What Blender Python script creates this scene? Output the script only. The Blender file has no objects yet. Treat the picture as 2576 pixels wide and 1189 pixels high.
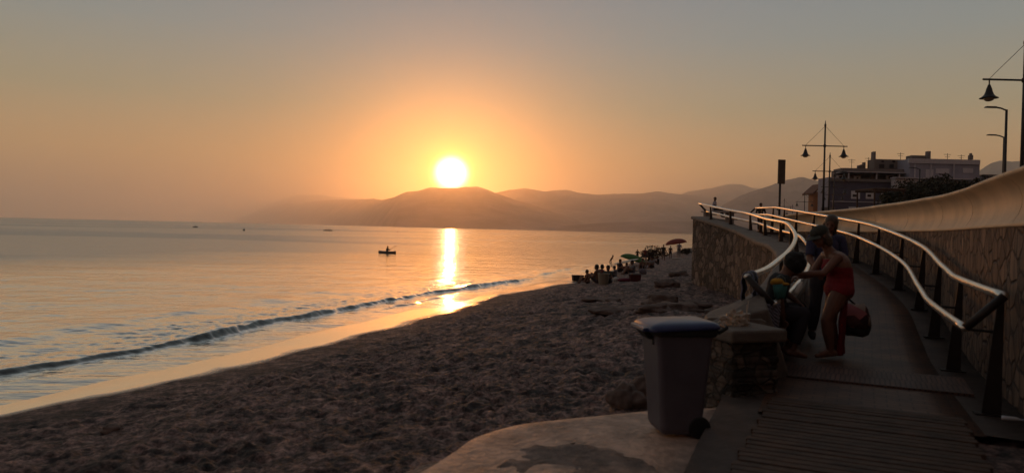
import bpy, bmesh, math, random
import numpy as np
from mathutils import Vector, Matrix, noise as mnoise

random.seed(7); np.random.seed(7)
scene = bpy.context.scene
COL = scene.collection
R = math.radians

# ------------------------------------------------------------------ camera
CAM = Vector((0.0, 0.0, 1.45))
ROLL = R(1.33); PITCH = R(0.573); FPX = 1860.0
cr, sr = math.cos(ROLL), math.sin(ROLL)
cp, sp = math.cos(PITCH), math.sin(PITCH)
def lvl(X, U, F):
    return Vector((X, U*sp + F*cp, U*cp - F*sp))
cam_right = lvl(cr, sr, 0); cam_up = lvl(-sr, cr, 0); cam_fwd = lvl(0, 0, 1)
cd = bpy.data.cameras.new('camera'); cam = bpy.data.objects.new('camera', cd); COL.objects.link(cam)
cam.matrix_world = Matrix(((cam_right.x, cam_up.x, -cam_fwd.x, CAM.x),
                           (cam_right.y, cam_up.y, -cam_fwd.y, CAM.y),
                           (cam_right.z, cam_up.z, -cam_fwd.z, CAM.z), (0, 0, 0, 1)))
cd.sensor_width = 36; cd.lens = 26.0; cd.clip_start = 0.05; cd.clip_end = 60000
cd.dof.use_dof = True; cd.dof.focus_distance = 60; cd.dof.aperture_fstop = 2.0
scene.camera = cam
def ray(u, v):
    x = (u-1288)/FPX; y = -(v-594.5)/FPX
    return cam_right*x + cam_up*y + cam_fwd
def at_y(u, v, Y):
    d = ray(u, v); return CAM + d*(Y/d.y)
def at_z(u, v, z):
    d = ray(u, v); return CAM + d*((z-CAM.z)/d.z)

# ------------------------------------------------------------------ light
SUN_AZ = R(-4.8); SUN_EL = R(4.1)
SUN = Vector((math.sin(SUN_AZ)*math.cos(SUN_EL), math.cos(SUN_AZ)*math.cos(SUN_EL), math.sin(SUN_EL)))
sl = bpy.data.lights.new('sun', 'SUN'); so = bpy.data.objects.new('sun', sl); COL.objects.link(so)
sl.energy = 0.40; sl.angle = R(0.53); sl.color = (1.0, 0.32, 0.055)
so.rotation_euler = (-SUN).to_track_quat('-Z', 'Y').to_euler()

world = bpy.data.worlds.new('World'); scene.world = world; world.use_nodes = True
wn = world.node_tree.nodes; wl = world.node_tree.links
wn.clear()
def N(t, nodes=wn, **kw):
    n = nodes.new(t)
    for k, v in kw.items(): setattr(n, k, v)
    return n
def M(op, a, b=None, nodes=wn, links=wl, c=None, clamp=False):
    n = nodes.new('ShaderNodeMath'); n.operation = op; n.use_clamp = clamp
    for i, s in enumerate((a, b, c)):
        if s is None: continue
        if isinstance(s, (int, float)): n.inputs[i].default_value = s
        else: links.new(s, n.inputs[i])
    return n.outputs[0]
tc = N('ShaderNodeTexCoord')
nrm = N('ShaderNodeVectorMath', operation='NORMALIZE'); wl.new(tc.outputs['Generated'], nrm.inputs[0])
sep = N('ShaderNodeSeparateXYZ'); wl.new(nrm.outputs[0], sep.inputs[0])
dot = N('ShaderNodeVectorMath', operation='DOT_PRODUCT'); wl.new(nrm.outputs[0], dot.inputs[0]); dot.inputs[1].default_value = SUN
ang = M('MULTIPLY', M('ARCCOSINE', M('MINIMUM', dot.outputs['Value'], 0.9999999)), 180/math.pi)   # degrees from the sun
elev = M('MULTIPLY', M('ARCSINE', sep.outputs['Z']), 180/math.pi)
def lin(r, g, b):
    f = lambda c: c/12.92 if c <= 0.04045 else ((c+0.055)/1.055)**2.4
    return (f(r/255), f(g/255), f(b/255), 1)
ramp = N('ShaderNodeValToRGB')
wl.new(M('DIVIDE', elev, 90.0, clamp=True), ramp.inputs[0])
SKY = [(0.0, (214, 150, 104)), (2.0, (214, 156, 102)), (5.0, (206, 158, 102)), (9.0, (164, 150, 118)),
       (14.0, (140, 144, 138)), (19.0, (128, 136, 142)), (30.0, (112, 120, 122)), (90.0, (98, 98, 100))]
e = ramp.color_ramp.elements
while len(e) < len(SKY): e.new(0.5)
for i, (el, c) in enumerate(SKY):
    e[i].position = el/90; e[i].color = lin(*c)
def glow(width, power, col, amp):
    # amp * col * exp(-(ang/width)^power)
    g = M('EXPONENT', M('MULTIPLY', M('POWER', M('DIVIDE', ang, width), power), -1.0))
    n = N('ShaderNodeVectorMath', operation='SCALE'); n.inputs[0].default_value = [c*amp for c in col]
    wl.new(g, n.inputs['Scale']); return n.outputs[0]
def vadd(a, b):
    n = N('ShaderNodeVectorMath', operation='ADD'); wl.new(a, n.inputs[0]); wl.new(b, n.inputs[1]); return n.outputs[0]
sky = N('ShaderNodeTexSky'); sky.sky_type = 'NISHITA'; sky.sun_disc = False
sky.sun_elevation = SUN_EL; sky.sun_rotation = SUN_AZ; sky.dust_density = 3.0
nis = N('ShaderNodeVectorMath', operation='SCALE'); wl.new(sky.outputs[0], nis.inputs[0]); nis.inputs['Scale'].default_value = 0.001
dim = N('ShaderNodeMapRange'); dim.inputs['From Min'].default_value = 40; dim.inputs['From Max'].default_value = 150
dim.inputs['To Min'].default_value = 1.0; dim.inputs['To Max'].default_value = 0.42
wl.new(ang, dim.inputs['Value'])
base = N('ShaderNodeVectorMath', operation='SCALE'); wl.new(ramp.outputs[0], base.inputs[0]); wl.new(dim.outputs[0], base.inputs['Scale'])
tint = N('ShaderNodeVectorMath', operation='MULTIPLY'); wl.new(base.outputs[0], tint.inputs[0])
tmix = N('ShaderNodeMix', data_type='VECTOR'); tf = N('ShaderNodeMapRange'); tf.inputs['From Min'].default_value = 50; tf.inputs['From Max'].default_value = 140
wl.new(ang, tf.inputs['Value']); wl.new(tf.outputs[0], tmix.inputs['Factor']); tmix.inputs['A'].default_value = (1, 1, 1); tmix.inputs['B'].default_value = (1.18, .86, .80)
wl.new(tmix.outputs['Result'], tint.inputs[1])
tot = tint.outputs[0]
GL = [(4.0, 1.4, (1.0, 0.40, 0.03), 0.45),
      (1.95, 2.4, (1.0, 0.66, 0.05), 1.5), (1.05, 3.2, (1.0, 0.90, 0.72), 14.0)]
for g in GL: tot = vadd(tot, glow(*g))
skyadd = N('ShaderNodeVectorMath', operation='SCALE'); wl.new(nis.outputs[0], skyadd.inputs[0]); skyadd.inputs['Scale'].default_value = 1.0
tot = vadd(tot, skyadd.outputs[0])
bg = N('ShaderNodeBackground'); wl.new(tot, bg.inputs[0]); bg.inputs[1].default_value = 1.0
wo = N('ShaderNodeOutputWorld'); wl.new(bg.outputs[0], wo.inputs[0])

scene.view_settings.view_transform = 'Standard'; scene.view_settings.look = 'None'
scene.view_settings.exposure = 0; scene.view_settings.gamma = 1
scene.render.engine = 'CYCLES'
cy = scene.cycles
cy.use_denoising = True; cy.max_bounces = 6; cy.diffuse_bounces = 3; cy.glossy_bounces = 3; cy.volume_bounces = 3
cy.transmission_bounces = 3; cy.transparent_max_bounces = 8; cy.sample_clamp_indirect = 6; cy.caustics_reflective = False
cy.sample_clamp_direct = 0

# ------------------------------------------------------------------ helpers
def tag(o, label=None, cat=None, group=None, kind=None):
    if label: o['label'] = label
    if cat: o['category'] = cat
    if group: o['group'] = group
    if kind: o['kind'] = kind
    return o
def empty(name, loc, rz=0.0, label=None, cat=None, group=None):
    o = bpy.data.objects.new(name, None); COL.objects.link(o); o.empty_display_size = .1
    o.location = loc; o.rotation_euler = (0, 0, rz)
    return tag(o, label, cat, group)
class MB:
    def __init__(s): s.v = []; s.f = []
    def add(s, vs, fs):
        n = len(s.v); s.v += [tuple(v) for v in vs]; s.f += [tuple(i+n for i in f) for f in fs]
    def box(s, c, d, rz=0.0, taper=1.0):
        cx, cy_, cz = c; hx, hy, hz = d[0]/2, d[1]/2, d[2]/2
        ca, sa = math.cos(rz), math.sin(rz); vs = []
        for z, t in ((-hz, 1.0), (hz, taper)):
            for x, y in ((-hx, -hy), (hx, -hy), (hx, hy), (-hx, hy)):
                x *= t; y *= t
                vs.append((cx+x*ca-y*sa, cy_+x*sa+y*ca, cz+z))
        s.add(vs, [(0,3,2,1),(4,5,6,7),(0,1,5,4),(1,2,6,5),(2,3,7,6),(3,0,4,7)])
        return s
    def hexa(s, b, t):
        s.add(list(b)+list(t), [(0,3,2,1),(4,5,6,7),(0,1,5,4),(1,2,6,5),(2,3,7,6),(3,0,4,7)]); return s
    def tube(s, pts, r, seg=10, cap=True):
        pts = [Vector(p) for p in pts]; n = len(pts)
        rs = r if isinstance(r, (list, tuple)) else [r]*n
        up = Vector((0, 0, 1)); vs = []
        prev = None
        for i, p in enumerate(pts):
            d = (pts[min(i+1, n-1)]-pts[max(i-1, 0)]).normalized()
            if prev is None:
                a = d.cross(up)
                if a.length < 1e-3: a = d.cross(Vector((1, 0, 0)))
            else:
                a = prev - d*prev.dot(d)
            a.normalize(); prev = a; b = d.cross(a)
            for k in range(seg):
                t = 2*math.pi*k/seg; vs.append(p + (a*math.cos(t)+b*math.sin(t))*rs[i])
        fs = [(i*seg+k, i*seg+(k+1) % seg, (i+1)*seg+(k+1) % seg, (i+1)*seg+k) for i in range(n-1) for k in range(seg)]
        if cap: fs += [tuple(range(seg))[::-1], tuple((n-1)*seg+k for k in range(seg))]
        s.add(vs, fs); return s
    def lathe(s, prof, c=(0, 0, 0), seg=20):
        vs = []
        for r, z in prof:
            for k in range(seg):
                t = 2*math.pi*k/seg; vs.append((c[0]+r*math.cos(t), c[1]+r*math.sin(t), c[2]+z))
        n = len(prof)
        fs = [(i*seg+k, i*seg+(k+1) % seg, (i+1)*seg+(k+1) % seg, (i+1)*seg+k) for i in range(n-1) for k in range(seg)]
        fs += [tuple(range(seg))[::-1], tuple((n-1)*seg+k for k in range(seg))]
        s.add(vs, fs); return s
    def ell(s, c, r, seg=14, rings=9, axes=None):
        vs = []; c = Vector(c)
        ax = axes or (Vector((1, 0, 0)), Vector((0, 1, 0)), Vector((0, 0, 1)))
        for i in range(rings+1):
            ph = math.pi*i/rings
            ph = min(max(ph, .02), math.pi-.02)
            for k in range(seg):
                t = 2*math.pi*k/seg
                vs.append(c+ax[0]*(r[0]*math.sin(ph)*math.cos(t))+ax[1]*(r[1]*math.sin(ph)*math.sin(t))-ax[2]*(r[2]*math.cos(ph)))
        fs = [(i*seg+k, i*seg+(k+1) % seg, (i+1)*seg+(k+1) % seg, (i+1)*seg+k) for i in range(rings) for k in range(seg)]
        fs += [tuple(range(seg))[::-1], tuple(rings*seg+k for k in range(seg))]
        s.add(vs, fs); return s
    def prism(s, poly, z0, z1):
        n = len(poly)
        vs = [(x, y, z0) for x, y in poly]+[(x, y, z1) for x, y in poly]
        s.add(vs, [tuple(range(n))[::-1], tuple(range(n, 2*n))]+[(i, (i+1) % n, n+(i+1) % n, n+i) for i in range(n)])
        return s
    def build(s, name, mat, parent=None, smooth=False, bevel=0.0, loc=None):
        me = bpy.data.meshes.new(name); me.from_pydata([tuple(v) for v in s.v], [], s.f)
        bm = bmesh.new(); bm.from_mesh(me); bmesh.ops.recalc_face_normals(bm, faces=bm.faces)
        bm.to_mesh(me); bm.free(); me.update()
        if smooth:
            for p in me.polygons: p.use_smooth = True
        o = bpy.data.objects.new(name, me); COL.objects.link(o)
        if mat: me.materials.append(mat)
        if parent: o.parent = parent
        if loc: o.location = loc
        if bevel:
            m = o.modifiers.new('bevel', 'BEVEL'); m.width = bevel; m.segments = 2; m.limit_method = 'ANGLE'
        return o
def grid_obj(name, X, Y, Z, mat, smooth=True, kind='structure'):
    h, w = X.shape
    me = bpy.data.meshes.new(name)
    co = np.stack([X, Y, Z], -1).reshape(-1, 3).astype(np.float32)
    idx = np.arange(h*w).reshape(h, w)
    q = np.stack([idx[:-1, :-1], idx[:-1, 1:], idx[1:, 1:], idx[1:, :-1]], -1).reshape(-1, 4)
    me.vertices.add(len(co)); me.vertices.foreach_set('co', co.ravel())
    me.loops.add(q.size); me.loops.foreach_set('vertex_index', q.ravel().astype(np.int32))
    me.polygons.add(len(q)); me.polygons.foreach_set('loop_start', np.arange(0, q.size, 4, dtype=np.int32))
    me.polygons.foreach_set('loop_total', np.full(len(q), 4, np.int32))
    if smooth: me.polygons.foreach_set('use_smooth', np.ones(len(q), bool))
    me.update(calc_edges=True); me.validate()
    o = bpy.data.objects.new(name, me); COL.objects.link(o); me.materials.append(mat)
    if kind: o['kind'] = kind
    return o

# vectorised value noise
_perm = np.random.RandomState(3).rand(256, 256)
def vn(x, y):
    xi = np.floor(x).astype(int); yi = np.floor(y).astype(int); fx = x-xi; fy = y-yi
    fx = fx*fx*(3-2*fx); fy = fy*fy*(3-2*fy)
    a = _perm[xi % 256, yi % 256]; b = _perm[(xi+1) % 256, yi % 256]
    c = _perm[xi % 256, (yi+1) % 256]; d = _perm[(xi+1) % 256, (yi+1) % 256]
    return (a*(1-fx)+b*fx)*(1-fy)+(c*(1-fx)+d*fx)*fy
def fbm(x, y, o=4, g=0.5):
    s = 0; a = 1; t = 0
    for i in range(o):
        s = s+a*vn(x*2**i+i*17.3, y*2**i+i*9.1); t += a; a *= g
    return s/t-0.5

# ------------------------------------------------------------------ materials
def mat(name, col, rough=0.6, metal=0.0, var=0.0, vscale=5.0, bump=0.0, bscale=20.0, col2=None, spec=None,
        stretch=None, sheen=0.0):
    m = bpy.data.materials.new(name); m.use_nodes = True
    n = m.node_tree.nodes; l = m.node_tree.links; p = n['Principled BSDF']
    p.inputs['Base Color'].default_value = (*col[:3], 1); p.inputs['Roughness'].default_value = rough
    p.inputs['Metallic'].default_value = metal
    if spec is not None: p.inputs['Specular IOR Level'].default_value = spec
    if var or col2 or bump:
        t = n.new('ShaderNodeTexCoord'); src = t.outputs['Object']
        if stretch:
            mp = n.new('ShaderNodeMapping'); mp.inputs['Scale'].default_value = stretch
            l.new(src, mp.inputs[0]); src = mp.outputs[0]
    if var or col2:
        c2 = col2 or tuple(c*(1-var) for c in col[:3])
        nz = n.new('ShaderNodeTexNoise'); nz.inputs['Scale'].default_value = vscale; nz.inputs['Detail'].default_value = 6
        nz.inputs['Roughness'].default_value = .65
        l.new(src, nz.inputs['Vector'])
        r = n.new('ShaderNodeValToRGB'); r.color_ramp.elements[0].position = .35; r.color_ramp.elements[1].position = .65
        r.color_ramp.elements[0].color = (*c2[:3], 1)
        r.color_ramp.elements[1].color = (*[min(1, c*(1+var*.5)) for c in col[:3]], 1)
        l.new(nz.outputs['Fac'], r.inputs[0]); l.new(r.outputs[0], p.inputs['Base Color'])
    if bump:
        nb = n.new('ShaderNodeTexNoise'); nb.inputs['Scale'].default_value = bscale; nb.inputs['Detail'].default_value = 5
        l.new(src, nb.inputs['Vector'])
        b = n.new('ShaderNodeBump'); b.inputs['Strength'].default_value = bump; b.inputs['Distance'].default_value = .02
        l.new(nb.outputs['Fac'], b.inputs['Height']); l.new(b.outputs[0], p.inputs['Normal'])
    return m

# --- water
def film(m, p, normal, rough, fac=None):
    """mirror-like water surface over the principled body, strength by Fresnel"""
    n = m.node_tree.nodes; l = m.node_tree.links
    fr = n.new('ShaderNodeFresnel'); fr.inputs['IOR'].default_value = 1.33; l.new(normal, fr.inputs['Normal'])
    k = M('MULTIPLY', fr.outputs[0], 3.0, n, l, clamp=True)
    if fac is not None: k = M('MULTIPLY', k, fac, n, l)
    gl = n.new('ShaderNodeBsdfGlossy'); gl.inputs['Color'].default_value = (.97, .97, .95, 1); l.new(normal, gl.inputs['Normal'])
    if isinstance(rough, float): gl.inputs['Roughness'].default_value = rough
    else: l.new(rough, gl.inputs['Roughness'])
    mx = n.new('ShaderNodeMixShader'); l.new(k, mx.inputs[0]); l.new(p.outputs[0], mx.inputs[1]); l.new(gl.outputs[0], mx.inputs[2])
    out_ = [q for q in n if q.type == 'OUTPUT_MATERIAL'][0]; l.new(mx.outputs[0], out_.inputs['Surface'])
def water_mat():
    m = bpy.data.materials.new('sea_water'); m.use_nodes = True
    n = m.node_tree.nodes; l = m.node_tree.links; p = n['Principled BSDF']
    p.inputs['Base Color'].default_value = (.010, .015, .018, 1); p.inputs['IOR'].default_value = 1.33; p.inputs['Specular IOR Level'].default_value = 0.0; p.inputs['Roughness'].default_value = 1.0
    g = n.new('ShaderNodeNewGeometry'); mp = n.new('ShaderNodeMapping'); l.new(g.outputs['Position'], mp.inputs[0])
    mp.inputs['Rotation'].default_value = (0, 0, R(20))
    a = n.new('ShaderNodeTexNoise'); a.inputs['Scale'].default_value = 1.0; a.inputs['Detail'].default_value = 5
    mpa = n.new('ShaderNodeMapping'); mpa.inputs['Scale'].default_value = (.9, 3.0, 1); l.new(g.outputs['Position'], mpa.inputs[0]); l.new(mpa.outputs[0], a.inputs[0])
    mpa.inputs['Rotation'].default_value = (0, 0, R(-10))
    # big patches where a breeze ruffles the surface
    pt = n.new('ShaderNodeTexNoise'); pt.inputs['Scale'].default_value = 1; pt.inputs['Detail'].default_value = 5; pt.inputs['Roughness'].default_value = .6
    mpp = n.new('ShaderNodeMapping'); mpp.inputs['Scale'].default_value = (.0065, .016, 1); mpp.inputs['Location'].default_value = (3.1, .4, 0)
    mpp.inputs['Rotation'].default_value = (0, 0, R(12)); l.new(g.outputs['Position'], mpp.inputs[0]); l.new(mpp.outputs[0], pt.inputs[0])
    pr = n.new('ShaderNodeMapRange'); pr.inputs['From Min'].default_value = .46; pr.inputs['From Max'].default_value = .60
    l.new(pt.outputs['Fac'], pr.inputs['Value']); pr.clamp = True
    # seaward distance: the breeze starts some forty metres off the beach on the left
    se = n.new('ShaderNodeSeparateXYZ'); l.new(g.outputs['Position'], se.inputs[0])
    wob = M('MULTIPLY', pt.outputs['Fac'], 34.0, n, l)
    far = M('SUBTRACT', M('ADD', M('MULTIPLY', se.outputs['X'], -0.62, n, l), M('MULTIPLY', se.outputs['Y'], .55, n, l), n, l), 40.0, n, l)
    far = M('ADD', far, wob, n, l)
    fr = n.new('ShaderNodeMapRange'); fr.inputs['From Min'].default_value = 12; fr.inputs['From Max'].default_value = 26; l.new(far, fr.inputs['Value'])
    lee = n.new('ShaderNodeMapRange'); lee.inputs['From Min'].default_value = -.34; lee.inputs['From Max'].default_value = .12
    lee.inputs['To Min'].default_value = 1; lee.inputs['To Max'].default_value = 0
    l.new(M('DIVIDE', se.outputs['X'], M('MAXIMUM', se.outputs['Y'], 1.0, n, l), n, l), lee.inputs['Value'])
    ruf = M('MULTIPLY', fr.outputs[0], M('ADD', M('MULTIPLY', lee.outputs[0], .8, n, l), M('MULTIPLY', pr.outputs[0], .35, n, l), n, l, ), n, l, clamp=True)
    b = n.new('ShaderNodeBump'); b.inputs['Distance'].default_value = .05
    l.new(M('ADD', M('MULTIPLY', ruf, .55, n, l), .60, n, l), b.inputs['Strength'])
    a2 = n.new('ShaderNodeTexNoise'); a2.inputs['Scale'].default_value = 1.0; a2.inputs['Detail'].default_value = 4
    mp2 = n.new('ShaderNodeMapping'); mp2.inputs['Scale'].default_value = (.16, .42, 1); mp2.inputs['Rotation'].default_value = (0, 0, R(-6)); l.new(g.outputs['Position'], mp2.inputs[0]); l.new(mp2.outputs[0], a2.inputs[0])
    l.new(M('ADD', a.outputs['Fac'], M('MULTIPLY', a2.outputs['Fac'], 5.0, n, l), n, l), b.inputs['Height']); l.new(b.outputs[0], p.inputs['Normal'])
    rg_ = M('ADD', M('MULTIPLY', ruf, .20, n, l), .06, n, l)
    film(m, p, b.outputs[0], rg_, fac=M('SUBTRACT', .97, M('MULTIPLY', ruf, .36, n, l), n, l))
    return m

# --- sand: wet and glossy below the swash line, dry and pitted above
SEA = -1.20
def sand_mat():
    m = bpy.data.materials.new('beach_sand'); m.use_nodes = True
    n = m.node_tree.nodes; l = m.node_tree.links; p = n['Principled BSDF']
    g = n.new('ShaderNodeNewGeometry'); se = n.new('ShaderNodeSeparateXYZ'); l.new(g.outputs['Position'], se.inputs[0])
    w = n.new('ShaderNodeTexNoise'); w.inputs['Scale'].default_value = .35; w.inputs['Detail'].default_value = 3; l.new(g.outputs['Position'], w.inputs[0])
    h = M('ADD', se.outputs['Z'], M('MULTIPLY', M('SUBTRACT', w.outputs['Fac'], .5, n, l), .14, n, l), n, l)
    wet = n.new('ShaderNodeMapRange'); wet.inputs['From Min'].default_value = SEA+.070; wet.inputs['From Max'].default_value = SEA+.042
    wet.inputs['To Min'].default_value = 0; wet.inputs['To Max'].default_value = 1; l.new(h, wet.inputs['Value'])
    c = n.new('ShaderNodeTexNoise'); c.inputs['Scale'].default_value = 3.2; c.inputs['Detail'].default_value = 10; c.inputs['Roughness'].default_value = .8
    l.new(g.outputs['Position'], c.inputs[0])
    cr_ = n.new('ShaderNodeValToRGB'); cr_.color_ramp.elements[0].position = .43; cr_.color_ramp.elements[1].position = .60
    cr_.color_ramp.elements[0].color = (.034, .019, .018, 1); cr_.color_ramp.elements[1].color = (.42, .265, .225, 1)
    l.new(c.outputs['Fac'], cr_.inputs[0])
    gr = n.new('ShaderNodeTexNoise'); gr.inputs['Scale'].default_value = 13; gr.inputs['Detail'].default_value = 4; gr.inputs['Roughness'].default_value = .75; l.new(g.outputs['Position'], gr.inputs[0])
    gm = n.new('ShaderNodeMapRange'); gm.inputs['From Min'].default_value = .38; gm.inputs['From Max'].default_value = .62; gm.inputs['To Min'].default_value = .22; gm.inputs['To Max'].default_value = 1.35; l.new(gr.outputs['Fac'], gm.inputs['Value'])
    wd = n.new('ShaderNodeTexNoise'); wd.inputs['Scale'].default_value = .55; wd.inputs['Detail'].default_value = 7; wd.inputs['Roughness'].default_value = .7; l.new(g.outputs['Position'], wd.inputs[0])
    wm = n.new('ShaderNodeMapRange'); wm.inputs['From Min'].default_value = .52; wm.inputs['From Max'].default_value = .62; wm.inputs['To Min'].default_value = 1; wm.inputs['To Max'].default_value = .38; l.new(wd.outputs['Fac'], wm.inputs['Value'])
    gv = n.new('ShaderNodeMix'); gv.data_type = 'RGBA'; gv.blend_type = 'MULTIPLY'; gv.inputs['Factor'].default_value = 1; l.new(cr_.outputs[0], gv.inputs['A']); l.new(M('MULTIPLY', gm.outputs[0], wm.outputs[0], n, l), gv.inputs['B'])
    mx = n.new('ShaderNodeMix'); mx.data_type = 'RGBA'; l.new(wet.outputs[0], mx.inputs['Factor'])
    l.new(gv.outputs['Result'], mx.inputs['A']); mx.inputs['B'].default_value = (.075, .052, .038, 1)
    l.new(mx.outputs['Result'], p.inputs['Base Color'])
    rr = n.new('ShaderNodeMapRange'); rr.inputs['To Min'].default_value = .72; rr.inputs['To Max'].default_value = .16; l.new(wet.outputs[0], rr.inputs['Value'])
    l.new(rr.outputs[0], p.inputs['Roughness'])
    ii = n.new('ShaderNodeMapRange'); ii.inputs['To Min'].default_value = 1.42; ii.inputs['To Max'].default_value = 1.7; l.new(wet.outputs[0], ii.inputs['Value'])
    l.new(ii.outputs[0], p.inputs['IOR'])
    b1 = n.new('ShaderNodeTexNoise'); b1.inputs['Scale'].default_value = 20; b1.inputs['Detail'].default_value = 8; b1.inputs['Roughness'].default_value = .65
    l.new(g.outputs['Position'], b1.inputs[0])
    b = n.new('ShaderNodeBump'); b.inputs['Distance'].default_value = .05
    l.new(M('ADD', M('MULTIPLY', wet.outputs[0], -.68, n, l), .7, n, l), b.inputs['Strength'])
    l.new(b1.outputs['Fac'], b.inputs['Height']); l.new(b.outputs[0], p.inputs['Normal'])
    film(m, p, b.outputs[0], .10, fac=wet.outputs[0])
    return m

def stone_wall_mat(name, ca, cb, mortar, scale=6.0, bump=.9, stretch=(1, 1, 1), streak=0.0):
    m = bpy.data.materials.new(name); m.use_nodes = True
    n = m.node_tree.nodes; l = m.node_tree.links; p = n['Principled BSDF']; p.inputs['Roughness'].default_value = .85
    g = n.new('ShaderNodeNewGeometry'); mp = n.new('ShaderNodeMapping'); mp.inputs['Scale'].default_value = stretch; l.new(g.outputs['Position'], mp.inputs[0])
    nz = n.new('ShaderNodeTexNoise'); nz.inputs['Scale'].default_value = 4; l.new(mp.outputs[0], nz.inputs[0])
    ad = n.new('ShaderNodeMix'); ad.data_type = 'VECTOR'; ad.inputs['Factor'].default_value = .08; l.new(mp.outputs[0], ad.inputs['A']); l.new(nz.outputs['Color'], ad.inputs['B'])
    v = n.new('ShaderNodeTexVoronoi'); v.inputs['Scale'].default_value = scale; l.new(ad.outputs['Result'], v.inputs['Vector'])
    ve = n.new('ShaderNodeTexVoronoi'); ve.feature = 'DISTANCE_TO_EDGE'; ve.inputs['Scale'].default_value = scale; l.new(ad.outputs['Result'], ve.inputs['Vector'])
    sc = n.new('ShaderNodeSeparateColor'); l.new(v.outputs['Color'], sc.inputs[0])
    r = n.new('ShaderNodeValToRGB'); r.color_ramp.elements[0].color = (*ca, 1); r.color_ramp.elements[1].color = (*cb, 1)
    l.new(sc.outputs[0], r.inputs[0])
    ed = n.new('ShaderNodeMapRange'); ed.inputs['From Min'].default_value = .02; ed.inputs['From Max'].default_value = .09; l.new(ve.outputs['Distance'], ed.inputs['Value'])
    mx = n.new('ShaderNodeMix'); mx.data_type = 'RGBA'; l.new(ed.outputs[0], mx.inputs['Factor']); mx.inputs['A'].default_value = (*mortar, 1); l.new(r.outputs[0], mx.inputs['B'])
    f2 = n.new('ShaderNodeTexNoise'); f2.inputs['Scale'].default_value = 1.0; f2.inputs['Detail'].default_value = 8; f2.inputs['Roughness'].default_value = .7
    mp2 = n.new('ShaderNodeMapping'); mp2.inputs['Scale'].default_value = (9, 9, .8 if streak else 9); l.new(g.outputs['Position'], mp2.inputs[0]); l.new(mp2.outputs[0], f2.inputs[0])
    st = n.new('ShaderNodeMapRange'); st.inputs['From Min'].default_value = .35; st.inputs['From Max'].default_value = .65
    st.inputs['To Min'].default_value = .45; st.inputs['To Max'].default_value = 1.25; l.new(f2.outputs['Fac'], st.inputs['Value'])
    ml = n.new('ShaderNodeMix'); ml.data_type = 'RGBA'; ml.blend_type = 'MULTIPLY'; ml.inputs['Factor'].default_value = 1
    l.new(mx.outputs['Result'], ml.inputs['A']); l.new(st.outputs[0], ml.inputs['B']); l.new(ml.outputs['Result'], p.inputs['Base Color'])
    hb = M('ADD', ed.outputs[0], M('MULTIPLY', f2.outputs['Fac'], .5, n, l), n, l)
    b = n.new('ShaderNodeBump'); b.inputs['Strength'].default_value = bump; b.inputs['Distance'].default_value = .03
    l.new(hb, b.inputs['Height']); l.new(b.outputs[0], p.inputs['Normal'])
    return m

MW = water_mat(); MS = sand_mat()
M_steel = mat('brushed_steel', (.80, .76, .70), .30, 1.0, var=.15, vscale=14)
M_post = mat('dark_painted_steel', (.030, .022, .020), .5, .3, var=.3, vscale=9)
M_conc = mat('pale_concrete', (.36, .30, .24), .8, var=.3, vscale=3, bump=.4, bscale=30)
M_slab = mat('sandy_concrete', (.52, .35, .27), .55, var=.5, vscale=3.0, bump=1.0, bscale=18, col2=(.22, .15, .115))
M_capm = mat('cement_coping', (.16, .125, .10), .75, var=.3, vscale=4, bump=.5, bscale=18)
M_stone = stone_wall_mat('rubble_stone', (.010, .008, .007), (.26, .19, .15), (.020, .016, .014), 3.0, 1.0, (1, 1, 1.3))
M_sea_wall = stone_wall_mat('stained_wall', (.15, .092, .064), (.36, .225, .15), (.12, .078, .058), 5.5, 1.0, (1, 1, .9), streak=1)
M_white = mat('cream_render', (.80, .60, .40), .6, var=.16, vscale=1.3, bump=.3, bscale=6)
M_glassy = mat('window_glass', (.02, .025, .03), .08)

# ------------------------------------------------------------------ layout curves
Rr = np.array([(-2.5, -9), (1.43, 0), (2.72, 3), (4.01, 6.0), (4.81, 7.85), (5.75, 9.9), (6.68, 12.0), (7.50, 14.4), (8.10, 16.7), (8.63, 19.0), (9.3, 24), (9.97, 28), (10.5, 32)])
gR = np.array([(0, 0), (6.6, 0), (8.6, .018), (9.9, .11), (12, .31), (14.5, .53), (16.7, .73), (19, .88), (24, 1.24), (28, 1.50), (32, 1.60), (60, 1.6)])
Lr = np.array([(2.52, 7.9, 1.0), (3.1, 9, 1.03), (3.62, 10, 1.12), (4.23, 11.3, 1.21), (4.96, 13, 1.32), (5.48, 14.3, 1.45), (5.97, 15.8, 1.605), (6.40, 17.3, 1.74), (6.60, 18.4, 1.80), (6.85, 20, 1.886), (7.16, 22.5, 2.09), (7.15, 24.5, 2.25), (7.0, 27.8, 2.57)])
Oc = np.array([(1.98, 7.3, .60), (2.15, 7.9, .62), (2.75, 9, .63), (3.3, 10, .68), (3.95, 11.3, .82), (4.88, 13.5, 1.03), (5.42, 15.2, 1.16), (5.82, 16.8, 1.25), (6.02, 18, 1.29), (6.26, 19.3, 1.37), (6.75, 22.5, 1.6), (6.8, 25, 1.83), (6.8, 28, 2.09)])
def cubic(P, per=8):
    P = [np.array(p, float) for p in P]; out = []
    Q = [2*P[0]-P[1]]+P+[2*P[-1]-P[-2]]
    for i in range(1, len(Q)-2):
        for k in range(per):
            t = k/per; a, b, c, d = Q[i-1:i+3]
            out.append(.5*((2*b)+(-a+c)*t+(2*a-5*b+4*c-d)*t*t+(-a+3*b-3*c+d)*t**3))
    out.append(Q[-2]); return np.array(out)
def offset(P, d):
    P = np.asarray(P); T = np.gradient(P[:, :2], axis=0); T /= np.linalg.norm(T, axis=1)[:, None]
    O = P.copy(); O[:, 0] += T[:, 1]*d; O[:, 1] -= T[:, 0]*d      # +d = to the right of travel
    return O
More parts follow.
